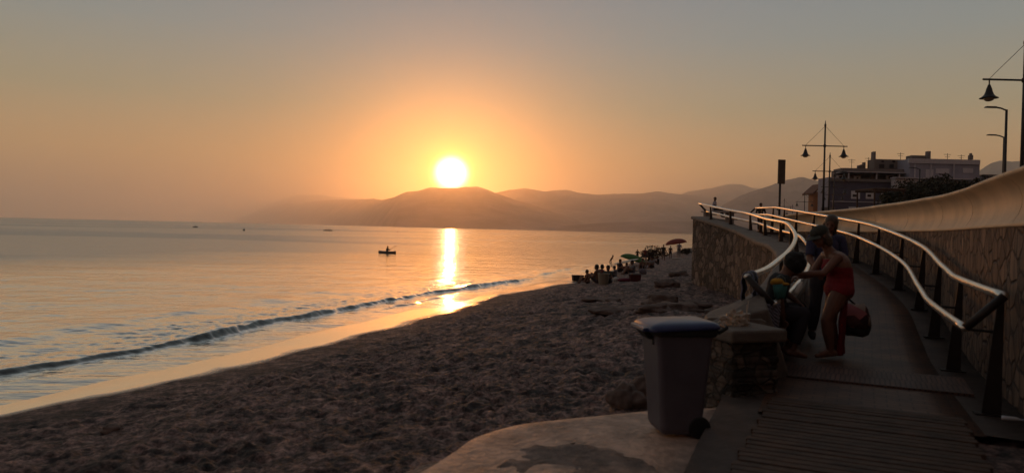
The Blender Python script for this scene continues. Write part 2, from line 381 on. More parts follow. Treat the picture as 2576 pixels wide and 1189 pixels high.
RC = cubic(Rr, 8); RC = np.c_[RC, np.interp(RC[:, 1], gR[:, 0], gR[:, 1])]
LC = cubic(Lr, 8); OC = cubic(Oc, 8)
WC = offset(RC, .20)     # face of the sea wall

shore = np.array([(-20, -38), (-12.3, 0), (-7.5, 10.6), (-6.3, 13), (-5.2, 15.9), (-4.3, 19.9), (-3.3, 22.9), (-1.6, 28.8), (2.6, 39.1), (10.9, 68.5), (29, 126), (75, 260), (190, 600), (700, 2500), (4000, 15000)])
def sd(x, y):
    return (x-np.interp(y, shore[:, 1], shore[:, 0]))*.92
land = np.array([(1.9, 0), (3.2, 3), (4.5, 6.0), (5.3, 7.85), (6.3, 9.9), (7.2, 12.0), (8.1, 14.4), (8.7, 16.7), (9.3, 19.0), (10.0, 24), (10.6, 28), (10.9, 31), (11.2, 34), (14, 50), (24, 75), (35, 100), (48, 130), (90, 250), (220, 600), (800, 2500), (4300, 15000)])
def ground(x, y, detail=True):
    x = np.asarray(x, float); y = np.asarray(y, float)
    d = sd(x, y)
    z = np.interp(d, [-60, -12, -4, 0, 1.0, 2.2, 4.5, 8, 12], [-6, -2.6, -1.55, SEA, SEA+.045, SEA+.13, SEA+.44, SEA+.74, SEA+.82])
    # sand banked up towards the near path
    pl = np.interp(y, RC[:, 1], RC[:, 0])-1.9
    k = np.clip(1-(pl-x)/2.2, 0, 1)*np.clip((13-y)/5, 0, 1)
    k = k*k*(3-2*k)
    rx = np.interp(y, RC[:, 1], RC[:, 0])
    z = z*(1-k)+np.where((x > rx-.40) & (y < 5.6), -.05, -.25)*k
    if detail:
        dry = np.clip((d-1.6)/1.2, 0, 1)
        r = np.hypot(x, y)
        f = fbm(x*1.5, y*1.5, 6, .66)*.15*np.clip(60/np.maximum(r, 1), 0, 1)
        pits = np.abs(fbm(x*3.4+5, y*3.0, 3, .5))*.15*np.clip(35/np.maximum(r, 1), 0, 1)
        near = np.clip(1-k*1.3, .15, 1)
        z = z+(f+pits-.02)*dry*near
        z = z+fbm(x*.5+3, y*.22, 2)*.07*np.clip(1-np.abs(d)/3, 0, 1)
        mound = .18*np.exp(-(((x-3.2)/1.3)**2+((y-16)/2.2)**2))+.14*np.exp(-(((x-1.9)/.9)**2+((y-12.5)/1.2)**2))
        z = z+mound*dry
    e = np.interp(y, land[:, 1], land[:, 0])
    top = np.where(y < 26, 1.15, 1.5)
    q = np.clip((x-e)/.15, 0, 1)*(y > -6)
    q2 = np.clip((x-e)/6.0, 0, 1)
    q = np.where(y > 34, q2, q)
    return z*(1-q)+top*q
def gz(x, y): return float(ground(np.array([x]), np.array([y]))[0])
def hit(u, v):
    d = ray(u, v); t = 2.0
    ts = np.geomspace(2.5, 400, 6000)
    P = np.array([(CAM+d*float(s))[:] for s in ts])
    g = ground(P[:, 0], P[:, 1], False)
    i = np.argmax(P[:, 2] <= g)
    p = P[i]; return Vector((p[0], p[1], gz(p[0], p[1])))

def worley(x, y):
    rr_ = np.random.RandomState(11); jx = rr_.rand(128, 128); jy = rr_.rand(128, 128); jd = rr_.rand(128, 128)
    xi = np.floor(x).astype(int); yi = np.floor(y).astype(int); best = np.full(x.shape, 9.0); dep = np.zeros(x.shape)
    for a in (-1, 0, 1):
        for b in (-1, 0, 1):
            cx = xi+a; cy3 = yi+b; px = cx+jx[cx % 128, cy3 % 128]; py = cy3+jy[cx % 128, cy3 % 128]
            d = np.hypot(px-x, py-y); m_ = d < best; best = np.where(m_, d, best); dep = np.where(m_, jd[cx % 128, cy3 % 128], dep)
    return best, dep
def footprints(x, y):
    d = sd(x, y); r = np.hypot(x, y)
    w1, j1 = worley(x*5.4+fbm(x*2, y*2, 2)*1.8, y*5.4+fbm(x*2+9, y*2, 2)*1.8)
    z = -.072*(.35+.65*j1)*np.clip(1-w1/.62, 0, 1)**1.2
    z += fbm(x*8, y*8, 3, .7)*.045
    z *= np.clip(.75+fbm(x*.45, y*.45, 2)*1.6, .25, 1.3)
    pl = np.interp(y, RC[:, 1], RC[:, 0])-1.9
    return z*np.clip((d-1.7)/1.0, 0, 1)*np.clip((45-r)/25, 0, 1)*np.where((x > pl-2.2) & (y < 8), .5, 1)
def polar(az, r):
    A, Rg = np.meshgrid(az, r)
    return np.sin(A)*Rg, np.cos(A)*Rg
az = np.concatenate([np.radians(np.linspace(-180, -46, 30)), np.radians(np.linspace(-45, 45, 760)), np.radians(np.linspace(46, 180, 30))])
rr = np.concatenate([[.02], np.geomspace(.5, 3.2, 14), np.geomspace(3.3, 60, 620), np.geomspace(61, 19500, 130)])
X, Y = polar(az, rr)
beach = grid_obj('beach', X, Y, ground(X, Y)+footprints(X, Y), MS)

# ------------------------------------------------------------------ sea
def seaz(x, y):
    d = sd(x, y); r = np.hypot(x, y)
    z = np.full_like(x, SEA)
    def breaker(d0, h, ws, wb, amp):
        q = d-(d0+fbm(y*.22+d0, y*0+d0, 3)*1.1+fbm(y*.9+d0, x*.3, 4, .6)*.30)
        w = np.where(q > 0, ws, wb)
        return h*np.exp(-(q/w)**2)*amp
    a1 = np.clip(.55+fbm(y*.13+3, y*0, 3)*1.6, .12, 1)*np.clip((60-y)/25, 0, 1)
    z += breaker(-1.75, .17, .10, .75, a1*np.clip(1+fbm(y*.8, x*1.1, 4, .65)*1.1, .4, 1.5))
    a2 = np.clip(.4+fbm(y*.2+31, y*0, 3)*1.8, 0, 1)*np.clip((y-17)/10, 0, 1)*np.clip((110-y)/30, 0, 1)
    z += breaker(-.75, .07, .10, .35, a2)
    z += fbm(x*3.1+y*.9, y*5.5, 3, .6)*.11*np.exp(-((d+2.9)/1.1)**2)*a1
    z += breaker(-5.2, .05, .5, 1.2, np.clip((40-y)/20, 0, 1))
    near = np.clip(1-(r-25)/60, 0, 1)
    c, s = math.cos(.35), math.sin(.35)
    xr = x*c-y*s; yr = x*s+y*c
    rip = fbm(xr*1.7, yr*.75, 4, .55)*.055+fbm(xr*.35, yr*.2, 2)*.06
    z += rip*near*np.clip(-d/1.5, .12, 1)
    return z
# fine chop on the wave faces comes from the bump
az2 = np.concatenate([np.radians(np.linspace(-120, -46, 20)), np.radians(np.linspace(-45, 24, 820)), np.radians(np.linspace(25, 60, 20))])
r2 = np.concatenate([[1, 3, 5, 6], np.geomspace(7, 90, 760), np.geomspace(91, 19000, 170)])
X, Y = polar(az2, r2)
Z = seaz(X, Y)
Z = np.where(sd(X, Y) > 3, SEA-.15, Z)
sea = grid_obj('sea', X, Y, Z, MW)

# ------------------------------------------------------------------ hills
def hill(name, pts, D, col, base_front=.30, seed=0, rough=1.0):
    """crest given in picture px; solid ridge with front and back slopes at its real distance"""
    us = np.arange(pts[0][0], pts[-1][0]+.1, 3.0)
    vs = np.interp(us, [p[0] for p in pts], [p[1] for p in pts])
    cols = []
    w = np.concatenate([np.linspace(0, 1, 26), np.linspace(1.1, 2, 6)])
    X = np.zeros((len(w), len(us))); Y = X*0; Z = X*0
    for i, (u, v) in enumerate(zip(us, vs)):
        Dd = D if isinstance(D, (int, float)) else float(np.interp(u, D[0], D[1]))
        c = at_y(u, v, Dd); h = max(c.z-SEA, .0)+2
        d = Vector((c.x, c.y)).normalized()
        for j, t in enumerate(w):
            if t <= 1:
                off = -(1-t)*Dd*base_front; f = t**.8
            else:
                off = (t-1)*Dd*.12; f = 2-t
            X[j, i] = c.x+d.x*off; Y[j, i] = c.y+d.y*off; Z[j, i] = SEA-2+h*f
    D = D if isinstance(D, (int, float)) else D[1][-1]
    nz = fbm(X/D*26+seed, Y/D*26, 5, .55)
    prof = np.clip(np.minimum(w, 2-w), 0, 1)[:, None]
    Hh = (Z-SEA)
    Z += nz*Hh*.55*np.clip(1-prof, 0, 1)*4*prof*rough
    Z += fbm(X/D*90+seed, Y/D*90, 3)*D*.0011*(prof > .9)
    m = mat('hill_scrub', col, 1.0, var=.4, vscale=.004, col2=tuple(c*.6 for c in col), spec=0)
    return grid_obj(name, X, Y, Z, m)
HC = (.28, .22, .215)
hill('hill', [(540, 572), (600, 549), (661, 526), (700, 516), (721, 511), (751, 514), (781, 507), (841, 502), (901, 502), (940, 499), (961, 503), (991, 496), (1021, 483), (1051, 480), (1081, 472), (1120, 472), (1150, 473), (1171, 470), (1201, 469), (1224, 476), (1246, 485), (1294, 502), (1339, 515), (1384, 530), (1429, 545), (1470, 562), (1500, 590)], ([540, 720, 1000], [26000, 17500, 6200]), HC, seed=1)
hill('hill', [(600, 560), (660, 520), (691, 509), (721, 497), (751, 491), (811, 490), (841, 496), (901, 499), (1000, 505), (1150, 500), (1246, 485), (1279, 478), (1324, 473), (1369, 481), (1393, 479), (1426, 478), (1453, 484), (1504, 490), (1549, 487), (1609, 487), (1654, 481), (1699, 487), (1759, 494), (1900, 520), (1990, 600)], ([600, 900, 1200], [25500, 16500, 8600]), HC, seed=2)
hill('hill', [(1640, 600), (1690, 500), (1729, 482), (1789, 473), (1834, 463), (1864, 464), (1894, 473), (2000, 480), (2100, 520), (2150, 600)], 11000, HC, seed=3)
hill('hill', [(1395, 590), (1450, 560), (1519, 536), (1570, 515), (1609, 504), (1650, 503), (1700, 510), (1780, 520), (1850, 545), (1900, 600)], 7200, HC, seed=4)
hill('hill', [(1770, 600), (1790, 545), (1819, 515), (1864, 491), (1909, 476), (1932, 468), (1980, 452), (2010, 446), (2020, 446), (2037, 450), (2060, 455), (2200, 470), (2400, 455), (2462, 430), (2490, 412), (2514, 404), (2545, 407), (2600, 402), (2750, 430), (2900, 640)], 5200, HC, seed=5)
hill('headland', [(1370, 578), (1384, 573), (1420, 568), (1459, 565), (1519, 560), (1609, 557), (1729, 556), (1850, 552), (1950, 590)], 3600, HC, base_front=.08, seed=6, rough=.5)

# ------------------------------------------------------------------ haze
hz = MB().box((0, 0, 0), (1, 1, 1)).build('haze', None)
hz.location = (0, 2000, 0)
zb, zt = -8.0, 790.0
hz.scale = (44000, 34000, zt-zb); hz.location = (0, 11000, (zb+zt)/2)
hm = bpy.data.materials.new('haze_air'); hm.use_nodes = True; n = hm.node_tree.nodes; n.clear()
pv = n.new('ShaderNodeVolumePrincipled'); ho = n.new('ShaderNodeOutputMaterial'); hm.node_tree.links.new(pv.outputs[0], ho.inputs['Volume'])
pv.inputs['Color'].default_value = (.995, .962, .945, 1); pv.inputs['Density'].default_value = 1.3e-4; pv.inputs['Anisotropy'].default_value = .885
hz.data.materials.append(hm); hz['kind'] = 'stuff'

# ------------------------------------------------------------------ ground sheets by the path
T = Vector((.432, .902, 0)).normalized(); NN = Vector((T.y, -T.x, 0))
def strip(name, left, right, zl, zr, mat_, kind='structure', skirt=0.0, side=.3):
    h = len(left); k = 6
    X = np.zeros((k+3, h)); Y = X*0; Z = X*0
    for j in range(k+1):
        t = j/k; X[j+1] = left[:, 0]*(1-t)+right[:, 0]*t; Y[j+1] = left[:, 1]*(1-t)+right[:, 1]*t; Z[j+1] = zl*(1-t)+zr*t
    X[0] = X[1]; Y[0] = Y[1]; Z[0] = Z[1]-side; X[-1] = X[-2]; Y[-1] = Y[-2]; Z[-1] = Z[-2]-side
    return grid_obj(name, X, Y, Z, mat_, smooth=False, kind=kind)
def brick_mat(name, c1, c2, mort, bw, bh, rot):
    m = bpy.data.materials.new(name); m.use_nodes = True
    n = m.node_tree.nodes; l = m.node_tree.links; p = n['Principled BSDF']; p.inputs['Roughness'].default_value = .6
    g = n.new('ShaderNodeNewGeometry'); mp = n.new('ShaderNodeMapping'); mp.inputs['Rotation'].default_value = (0, 0, rot); l.new(g.outputs['Position'], mp.inputs[0])
    b = n.new('ShaderNodeTexBrick'); b.inputs['Scale'].default_value = 1; b.inputs['Brick Width'].default_value = bw; b.inputs['Row Height'].default_value = bh
    b.inputs['Mortar Size'].default_value = .006; b.inputs['Mortar Smooth'].default_value = .4
    b.inputs['Color1'].default_value = (*c1, 1); b.inputs['Color2'].default_value = (*c2, 1); b.inputs['Mortar'].default_value = (*mort, 1); l.new(mp.outputs[0], b.inputs[0])
    nz = n.new('ShaderNodeTexNoise'); nz.inputs['Scale'].default_value = 2.2; nz.inputs['Detail'].default_value = 7; l.new(g.outputs['Position'], nz.inputs[0])
    st = n.new('ShaderNodeMapRange'); st.inputs['From Min'].default_value = .35; st.inputs['From Max'].default_value = .65; st.inputs['To Min'].default_value = .55; st.inputs['To Max'].default_value = 1.15
    l.new(nz.outputs['Fac'], st.inputs['Value'])
    ml = n.new('ShaderNodeMix'); ml.data_type = 'RGBA'; ml.blend_type = 'MULTIPLY'; ml.inputs['Factor'].default_value = 1
    l.new(b.outputs['Color'], ml.inputs['A']); l.new(st.outputs[0], ml.inputs['B']); l.new(ml.outputs['Result'], p.inputs['Base Color'])
    bp = n.new('ShaderNodeBump'); bp.inputs['Strength'].default_value = .8; bp.inputs['Distance'].default_value = .01; bp.invert = True
    l.new(b.outputs['Fac'], bp.inputs['Height']); l.new(bp.outputs[0], p.inputs['Normal'])
    return m
PATH_ROT = math.atan2(T.x, T.y)
M_brick = brick_mat('path_bricks', (.095, .043, .025), (.15, .070, .040), (.028, .018, .014), .2, .1, PATH_ROT)
M_ribs = brick_mat('ribbed_tiles', (.10, .046, .034), (.14, .066, .048), (.02, .013, .011), .045, .40, PATH_ROT)
M_dconc = mat('path_concrete', (.085, .060, .050), .8, var=.4, vscale=3, bump=.5, bscale=25)
M_wood = mat('weathered_boards', (.085, .044, .026), .7, var=.6, vscale=1.6, bump=.6, bscale=10, stretch=(2.5, 7, 2))

mask = (RC[:, 1] > 5.3) & (RC[:, 1] < 31)
Wm = WC[mask]; zW = np.interp(Wm[:, 1], gR[:, 0], gR[:, 1])
Lf = offset(Wm, -2.9); Lf[:, 0] = np.maximum(Lf[:, 0], np.interp(Lf[:, 1], OC[:, 1], OC[:, 0])+.25)
strip('ramp', Lf, Wm, zW, zW, M_dconc)
m2 = (RC[:, 1] > 5.3) & (RC[:, 1] < 30); W2 = WC[m2]; z2 = np.interp(W2[:, 1], gR[:, 0], gR[:, 1])
strip('path', offset(W2, -2.02), offset(W2, -.42), z2+.006, z2+.006, M_brick, side=.02)
def quad_sheet(name, pts, z, m, th=.02, kind='structure'):
    o = MB().prism(pts, z-th, z).build(name, m); o['kind'] = kind; return o
def pathpt(s, w): p = Vector((2.38, 6.56, 0))+T*s+NN*w; return (p.x, p.y)
quad_sheet('path_tactile_strip', [pathpt(1.05, -.15), pathpt(1.05, 1.62), pathpt(1.95, 1.62), pathpt(1.95, -.10)], .027, M_ribs, .03)
mb = MB()
for i in range(90):
    s = -.055-i*.104
    c = Vector((2.38, 6.56, 0))+T*s+NN*(.70+.015*math.sin(i*2.1)+random.uniform(-.006, .006))
    mb.box((c.x, c.y, .004+random.uniform(-.004, .004)), (1.46, .084, .034), rz=math.atan2(NN.y, NN.x)+random.uniform(-.003, .003))
bw = mb.build('boardwalk', M_wood, bevel=.004); bw['kind'] = 'structure'
quad_sheet('boardwalk_footing', [pathpt(.0, -.02), pathpt(.0, 1.42), pathpt(-9.4, 1.42), pathpt(-9.4, -.02)], -.03, mat('footing_dark', (.02, .015, .012), .9), .05)  # near-black sheet below the boards, visible through the gaps
quad_sheet('path_apron', [(1.08, 4.5), (1.33, 5.16), (1.87, 6.5), (2.1, 7.2), (2.9, 8.2), (3.3, 8.0), (2.9, 7.3), (2.37, 6.53), (1.45, 4.5), (-.4, .6), (-.9, .6)], -.015, M_dconc, .3)
# pale rounded concrete slab the bin stands on
out = [(-1.15, 3.6), (-.85, 4.2), (-.57, 4.67), (-.40, 5.10), (-.26, 5.48), (.03, 5.84), (.36, 6.04), (.80, 6.25), (1.25, 6.45), (1.9, 6.62), (1.86, 6.45), (1.33, 5.1), (1.0, 4.3), (.7, 3.6)]
oc = cubic(out, 6)
bm_ = MB(); n_ = len(oc)
cx_, cy_ = oc[:, 0].mean(), oc[:, 1].mean()
ringdef = [(1.0, -.40), (1.0, -.16), (.985, -.115), (.96, -.100), (.8, -.095), (.6, -.10), (.3, -.10), (.02, -.10)]
vs = [(cx_+(x-cx_)*k, cy_+(y-cy_)*k, z) for k, z in ringdef for x, y in oc]
fs = [(r*n_+i, r*n_+(i+1) % n_, (r+1)*n_+(i+1) % n_, (r+1)*n_+i) for r in range(len(ringdef)-1) for i in range(n_)]
bm_.add(vs, fs); sb = bm_.build('concrete_slab', M_slab, smooth=True)
sb.data.update(); sb['kind'] = 'structure'
# drifted sand lying over part of the slab
gx, gy = np.meshgrid(np.linspace(-1.0, 1.9, 150), np.linspace(3.3, 6.3, 150))
th = .026+fbm(gx*1.3+7, gy*1.3, 3)*.10+fbm(gx*9, gy*9, 4)*.022-.45*np.clip(np.hypot((gx-.50)/.95, (gy-4.35)/1.15)-.70+fbm(gx*1.8, gy*1.8+4, 5, .6)*.55, 0, 2)+.02*np.clip(4.6-gy, 0, 1)
drift = grid_obj('drifted_sand', gx, gy, -.104+th*.8, mat('drifted_sand_dark', (.26, .19, .155), .8, var=.5, vscale=5, bump=1.0, bscale=26, col2=(.085, .062, .054)))

# landing and promenade
quad_sheet('landing', [(6.9, 27.6), (11.2, 27.6), (11.2, 34), (9.3, 34)], 1.56, M_dconc, .4)
PR = [(10.6, 28), (11.0, 34), (14.5, 50), (24.5, 75), (36, 100), (50, 130), (92, 250), (400, 250), (400, -6), (2.0, -6), (3.9, 3), (4.8, 5.6), (6.0, 8.4), (7.9, 12.2), (9.2, 16.7), (10, 21)]
pr = MB().prism(PR, 1.0, 1.62).build('promenade', M_dconc); pr['kind'] = 'structure'

# ------------------------------------------------------------------ sea wall on the right
def sweep(P, prof, zf=None):
    """profile (offset right, z) swept along P (N,2+)"""
    mb = MB(); n = len(P); k = len(prof); vs = []
    for i in range(n):
        T0 = P[min(i+1, n-1), :2]-P[max(i-1, 0), :2]; T0 = T0/np.linalg.norm(T0)
        for o, z in prof:
            zz = zf(P[i], z) if zf else z
            vs.append((P[i, 0]+T0[1]*o, P[i, 1]-T0[0]*o, zz))
    fs = [(i*k+j, (i+1)*k+j, (i+1)*k+(j+1) % k, i*k+(j+1) % k) for i in range(n-1) for j in range(k)]
    fs += [tuple(range(k)), tuple((n-1)*k+j for j in range(k))[::-1]]
    mb.add(vs, fs); return mb
def resample_xy(P, step):
    s_ = np.r_[0, np.cumsum(np.linalg.norm(np.diff(P[:, :2], axis=0), axis=1))]; q = np.arange(0, s_[-1], step)
    return np.stack([np.interp(q, s_, P[:, k]) for k in (0, 1)], 1), q
M_joint = mat('parapet_joint', (.58, .43, .29), .8)  # tan colour of the thin vertical joint strips on the parapet
wall = empty('sea_wall', (WC[40, 0], WC[40, 1], 0), 0, 'long curved sea wall with stained stone face and smooth cream parapet beside the ramp', 'sea wall')
def reparent(o, par):
    bpy.context.view_layer.update()
    o.parent = par; o.matrix_parent_inverse = par.matrix_world.inverted(); return o
ext = np.vstack([[(-3.5, -8.5)], WC[(WC[:, 1] > -2)][:, :2]])
reparent(sweep(ext, [(0, -.6), (0, 1.575), (.42, 1.575), (.42, -.6)]).build('stone_face', M_sea_wall), wall)
def parz(p, z):
    top = np.interp(p[1], [5, 9, 13, 17, 30], [-.10, -.10, -.02, .0, .02])
    return z+top*max(0, (z-1.58)/.6)
pp = [(-.015, 1.578), (.03, 1.63), (.075, 1.72), (.10, 1.82), (.10, 1.92), (.07, 2.02), (.015, 2.09), (-.04, 2.125), (-.055, 2.15), (-.04, 2.18), (0, 2.195), (.38, 2.18), (.42, 2.15), (.42, 1.578)]
pw = reparent(sweep(ext, pp, parz).build('parapet', M_white, smooth=True), wall)

jp, _ = resample_xy(ext, 2.9)
for i in range(4, len(jp)-1):
    if jp[i][1] < 4 or jp[i][1] > 30: continue
    a_ = jp[i]; t_ = jp[i+1]-jp[i]; t_ = t_/np.linalg.norm(t_)
    seg_ = np.array([a_, a_+t_*.006, a_+t_*.012])
    reparent(sweep(seg_, [(o_-.0025 if o_ < .2 else o_, z_) for o_, z_ in pp[1:11]]+[(.30, 2.15), (.30, 1.60)], parz).build('joint', M_joint), wall)

# ------------------------------------------------------------------ stone wall with coping, left of the ramp
sw = empty('stone_wall', (6.0, 18, 0), 0, 'tall rubble stone retaining wall with pale coping rising along the left of the ramp', 'stone wall')
turn = np.array([(7.3, 29.6, 2.12), (8.3, 32, 2.12), (9.4, 34.5, 2.12)])
OCt = np.vstack([OC[2:], turn])
def zcap(off):
    def f(p, z): return p[2]+z if z > -2.5 else z
    return f
rng = np.random.RandomState(5)
Pm = offset(OCt, 0)
mw = sweep(Pm, [(.03, -9), (.03, -.115), (.46, -.115), (.46, -9)], lambda p, z: p[2]+z if z > -2 else -1.4)
reparent(mw.build('masonry', M_stone), sw)
cp_ = sweep(Pm, [(-.04, -.10), (-.05, -.07), (-.045, -.03), (-.02, -.005), (.02, 0), (.50, 0), (.54, -.02), (.55, -.06), (.54, -.10)], lambda p, z: p[2]+z)
reparent(cp_.build('coping', M_capm, smooth=False), sw)
# rendered upstand closing the near end
mb = MB(); mb.hexa([(1.98, 7.28, -.3), (2.98, 7.55, -.3), (3.05, 7.9, -.3), (2.06, 7.86, -.3)], [(2.02, 7.30, .58), (2.60, 7.46, .70), (2.70, 7.9, .84), (2.08, 7.86, .60)])
reparent(mb.build('end_block', M_capm, bevel=.02), sw)
pil = empty('stone_pillar', (2.17, 6.95, -.1), .32, 'short square rubble pillar with thick pale cap behind the grey bin', 'pillar')
mb = MB()
for i in range(-4, 9):
    z0 = i*.062; k = 1+.03*math.sin(i*2.3)
    mb.box((random.uniform(-.01, .01), random.uniform(-.01, .01), .035+z0), (.50*k, .50*k, .068), rz=random.uniform(-.05, .05))
mb.build('shaft', stone_wall_mat('pillar_stone', (.03, .022, .017), (.20, .145, .11), (.06, .045, .035), 8.0, .9), pil, bevel=.02)
MB().box((0, 0, .632), (.60, .60, .12)).build('cap', M_capm, pil, bevel=.025)

# ------------------------------------------------------------------ handrails
def resample(P, step, start=0.0):
    s = np.r_[0, np.cumsum(np.linalg.norm(np.diff(P[:, :2], axis=0), axis=1))]
    q = np.arange(start, s[-1], step)
    return np.stack([np.interp(q, s, P[:, k]) for k in range(P.shape[1])], 1), q
def tang(P, p):
    i = int(np.argmin(np.hypot(P[:, 0]-p[0], P[:, 1]-p[1]))); a = P[min(i+1, len(P)-1), :2]-P[max(i-1, 0), :2]; return a/np.linalg.norm(a)
def handrail(label, up, side, posts, base_fn, ends, wb=.12):
    """up: (N,3) polyline of the top rail; side: +1 lower rail lies to the right"""
    root = empty('handrail', tuple(up[0]), 0, label, 'handrail', 'steel handrails along the ramp')
    low = offset(up, .27*side); low[:, 2] -= .28
    def reg(o): return reparent(o, root)
    reg(MB().tube(up, .037, 12).build('upper_rail', M_steel, smooth=True))
    reg(MB().tube(low, .034, 12).build('lower_rail', M_steel, smooth=True))
    for e_ in ends:
        reg(MB().tube([up[e_], up[e_]*.5+low[e_]*.5, low[e_]], .036, 12).build('end_bar', M_post, smooth=True))
    for p in posts:
        t = tang(up, p); n = np.array([t[1], -t[0]])*side
        zb = base_fn(p); zt = p[2]-.03
        wt, th = .045, .018
        b = []; tt = []
        for (a, q) in ((-.02, -th), (wb, -th), (wb, th), (-.02, th)):
            b.append((p[0]+n[0]*a+t[0]*q, p[1]+n[1]*a+t[1]*q, zb))
        for (a, q) in ((-.02, -th), (wt-.02, -th), (wt-.02, th), (-.02, th)):
            tt.append((p[0]+n[0]*a+t[0]*q, p[1]+n[1]*a+t[1]*q, zt))
        mb = MB().hexa(b, tt)
        mb.box((p[0]+n[0]*.05, p[1]+n[1]*.05, zb+.006), (.24, .12, .014), rz=math.atan2(n[1], n[0]))
        po = reg(mb.build('post', M_post))
        lw = (p[0]+n[0]*.27, p[1]+n[1]*.27, p[2]-.30)
        br = MB().tube([(p[0]+n[0]*.0, p[1]+n[1]*.0, p[2]-.31), lw], .013, 6).build('bracket', M_post)
        bpy.context.view_layer.update(); br.parent = po; br.matrix_parent_inverse = po.matrix_world.inverted()
    return root
iR = np.argmin(np.abs(RC[:, 1]-5.95)); up = RC[iR:].copy(); up[:, 2] += 1.0
up[:, 2] += .0
pR, _ = resample(up, 2.12, .12)
handrail('bright double handrail in front of the right hand sea wall, ending in a slanted bar', up, -1, pR, lambda p: p[2]-1.0, [0, -1])
upL = LC.copy(); pL, _ = resample(upL, 2.1, .5)
OCc = OCt
def baseL(p):
    return float(np.interp(p[1], OCc[:, 1], OCc[:, 2]))-.003
handrail('double handrail on the left stone wall, its near end hung with a towel', upL, 1, pL, baseL, [0, -1], .085)

# ------------------------------------------------------------------ street lamps
M_lamp = mat('lamp_black', (.025, .022, .022), .5)
M_globe = mat('milky_globe', (.45, .36, .27), .25)
def make_lamp(label):
    r = empty('street_lamp', (0, 0, 0), 0, label, 'street lamp', 'twin arm street lamps along the promenade')
    MB().tube([(0, 0, 0), (0, 0, 3.0), (0, 0, 5.4)], [.065, .05, .04], 10).build('pole', M_lamp, r, smooth=True)
    mb = MB().lathe([(.03, 5.38), (.055, 5.44), (.055, 5.5), (.03, 5.55), (.012, 5.72)], seg=10); mb.build('finial', M_lamp, r, smooth=True)
    MB().tube([(-1.16, 0, 4.42), (1.16, 0, 4.42)], .028, 8).build('crossarm', M_lamp, r, smooth=True)
    MB().lathe([(.06, 4.36), (.07, 4.38), (.07, 4.46), (.06, 4.48)], seg=10).build('collar', M_lamp, r)
    for s in (-1, 1):
        MB().tube([(s*.98, 0, 4.44), (s*.04, 0, 5.40)], .008, 5).build('stay_wire', M_lamp, r)
        L = MB(); L.tube([(s*.98, 0, 4.42), (s*.98, 0, 4.25)], .018, 6)
        L.lathe([(.035, 4.27), (.05, 4.22), (.075, 4.15), (.09, 4.08), (.12, 4.00), (.17, 3.94), (.235, 3.905), (.24, 3.895), (.15, 3.90)], (s*.98, 0, 0), 18)
        sh = L.build('lamp_shade', M_lamp, r, smooth=True)
        g = MB().ell((s*.98, 0, 3.895), (.135, .135, .09), 14, 8).build('globe', M_globe, None, smooth=True); g.parent = sh
    return r
def dup(root, loc, label=None, rz=None, scale=None):
    c = root.copy(); COL.objects.link(c); c.location = loc
    if rz is not None: c.rotation_euler = (0, 0, rz)
    if scale: c.scale = (scale,)*3
    if label: c['label'] = label
    def rec(a, b):
        for ch in [o for o in a.children]:
            d = ch.copy(); COL.objects.link(d); d.parent = b; rec(ch, d)
    rec(root, c); return c
lampA = make_lamp('nearest tall twin arm street lamp, cut by the right edge of the picture')
lamps = [(2568, 20.7, None), (2071, 38, 'second nearest twin arm lamp, rising in front of the left end of the apartment block'),
         (2085, 50.5, 'twin arm lamp just behind and right of the second nearest one, against the apartment roof'),
         (2097, 66, 'twin arm lamp whose shades hang before the dark facade'), (2096, 78, 'lower twin arm lamp right behind another before the dark facade'),
         (2024, 96, 'small distant twin arm lamp just left of the tiled house'), (1973, 113, 'tiny distant twin arm lamp right of the tall signboard'),
         (1994, 135, 'most distant twin arm lamp, between two small ones')]
for i, (u, Y, lb) in enumerate(lamps):
    p = at_y(u, 500, Y); base = 1.62 if Y < 160 else 1.6
    zarm = {0: 5.93, 1: 6.08, 2: 5.88}.get(i, 5.85)
    if i == 0:
        lampA.location = (p.x, Y, zarm-4.42)
    else: dup(lampA, (p.x, Y, zarm-4.42), lb)
def make_hockey(label):
    r = empty('street_light', (0, 0, 0), 0, label, 'street light', 'single arm road lights behind the sea wall')
    MB().tube([(0, 0, 0), (0, 0, 4), (0, 0, 8.0)], [.10, .085, .07], 10).build('pole', M_lamp, r, smooth=True)
    MB().tube([(0, 0, 7.95), (-.35, 0, 8.08), (-.62, 0, 8.12)], .05, 8).build('arm', M_lamp, r, smooth=True)
    MB().box((-.95, 0, 8.13), (.75, .26, .09), taper=.8).build('lamp_head', M_lamp, r, bevel=.02)
    return r
h0 = make_hockey('taller single arm road light beside the nearest twin arm lamp')
p = at_y(2532, 274, 44.8); h0.location = (p.x, 44.8, p.z-8.05)
p = at_y(2526, 343, 56.5); dup(h0, (p.x, 56.5, p.z-8.05), 'shorter looking single arm road light left of the taller one')
p = at_y(2314, 424, 88); dup(h0, (p.x, 88, p.z-8.05), 'slim single arm road light standing before the pale right half of the apartment block')

# sign board on a post
sg = empty('notice_board', tuple(at_y(1960, 546, 30)[:2])+(1.6,), .15, 'tall narrow dark signboard on a single post at the top of the ramp', 'signboard')
MB().tube([(0, 0, 0), (0, 0, 1.95)], .045, 10).build('post', M_post, sg, smooth=True)
MB().box((.05, 0, 2.42), (.29, .09, .98)).build('panel', mat('sign_back', (.07, .045, .03), .6, var=.2), sg, bevel=.01)

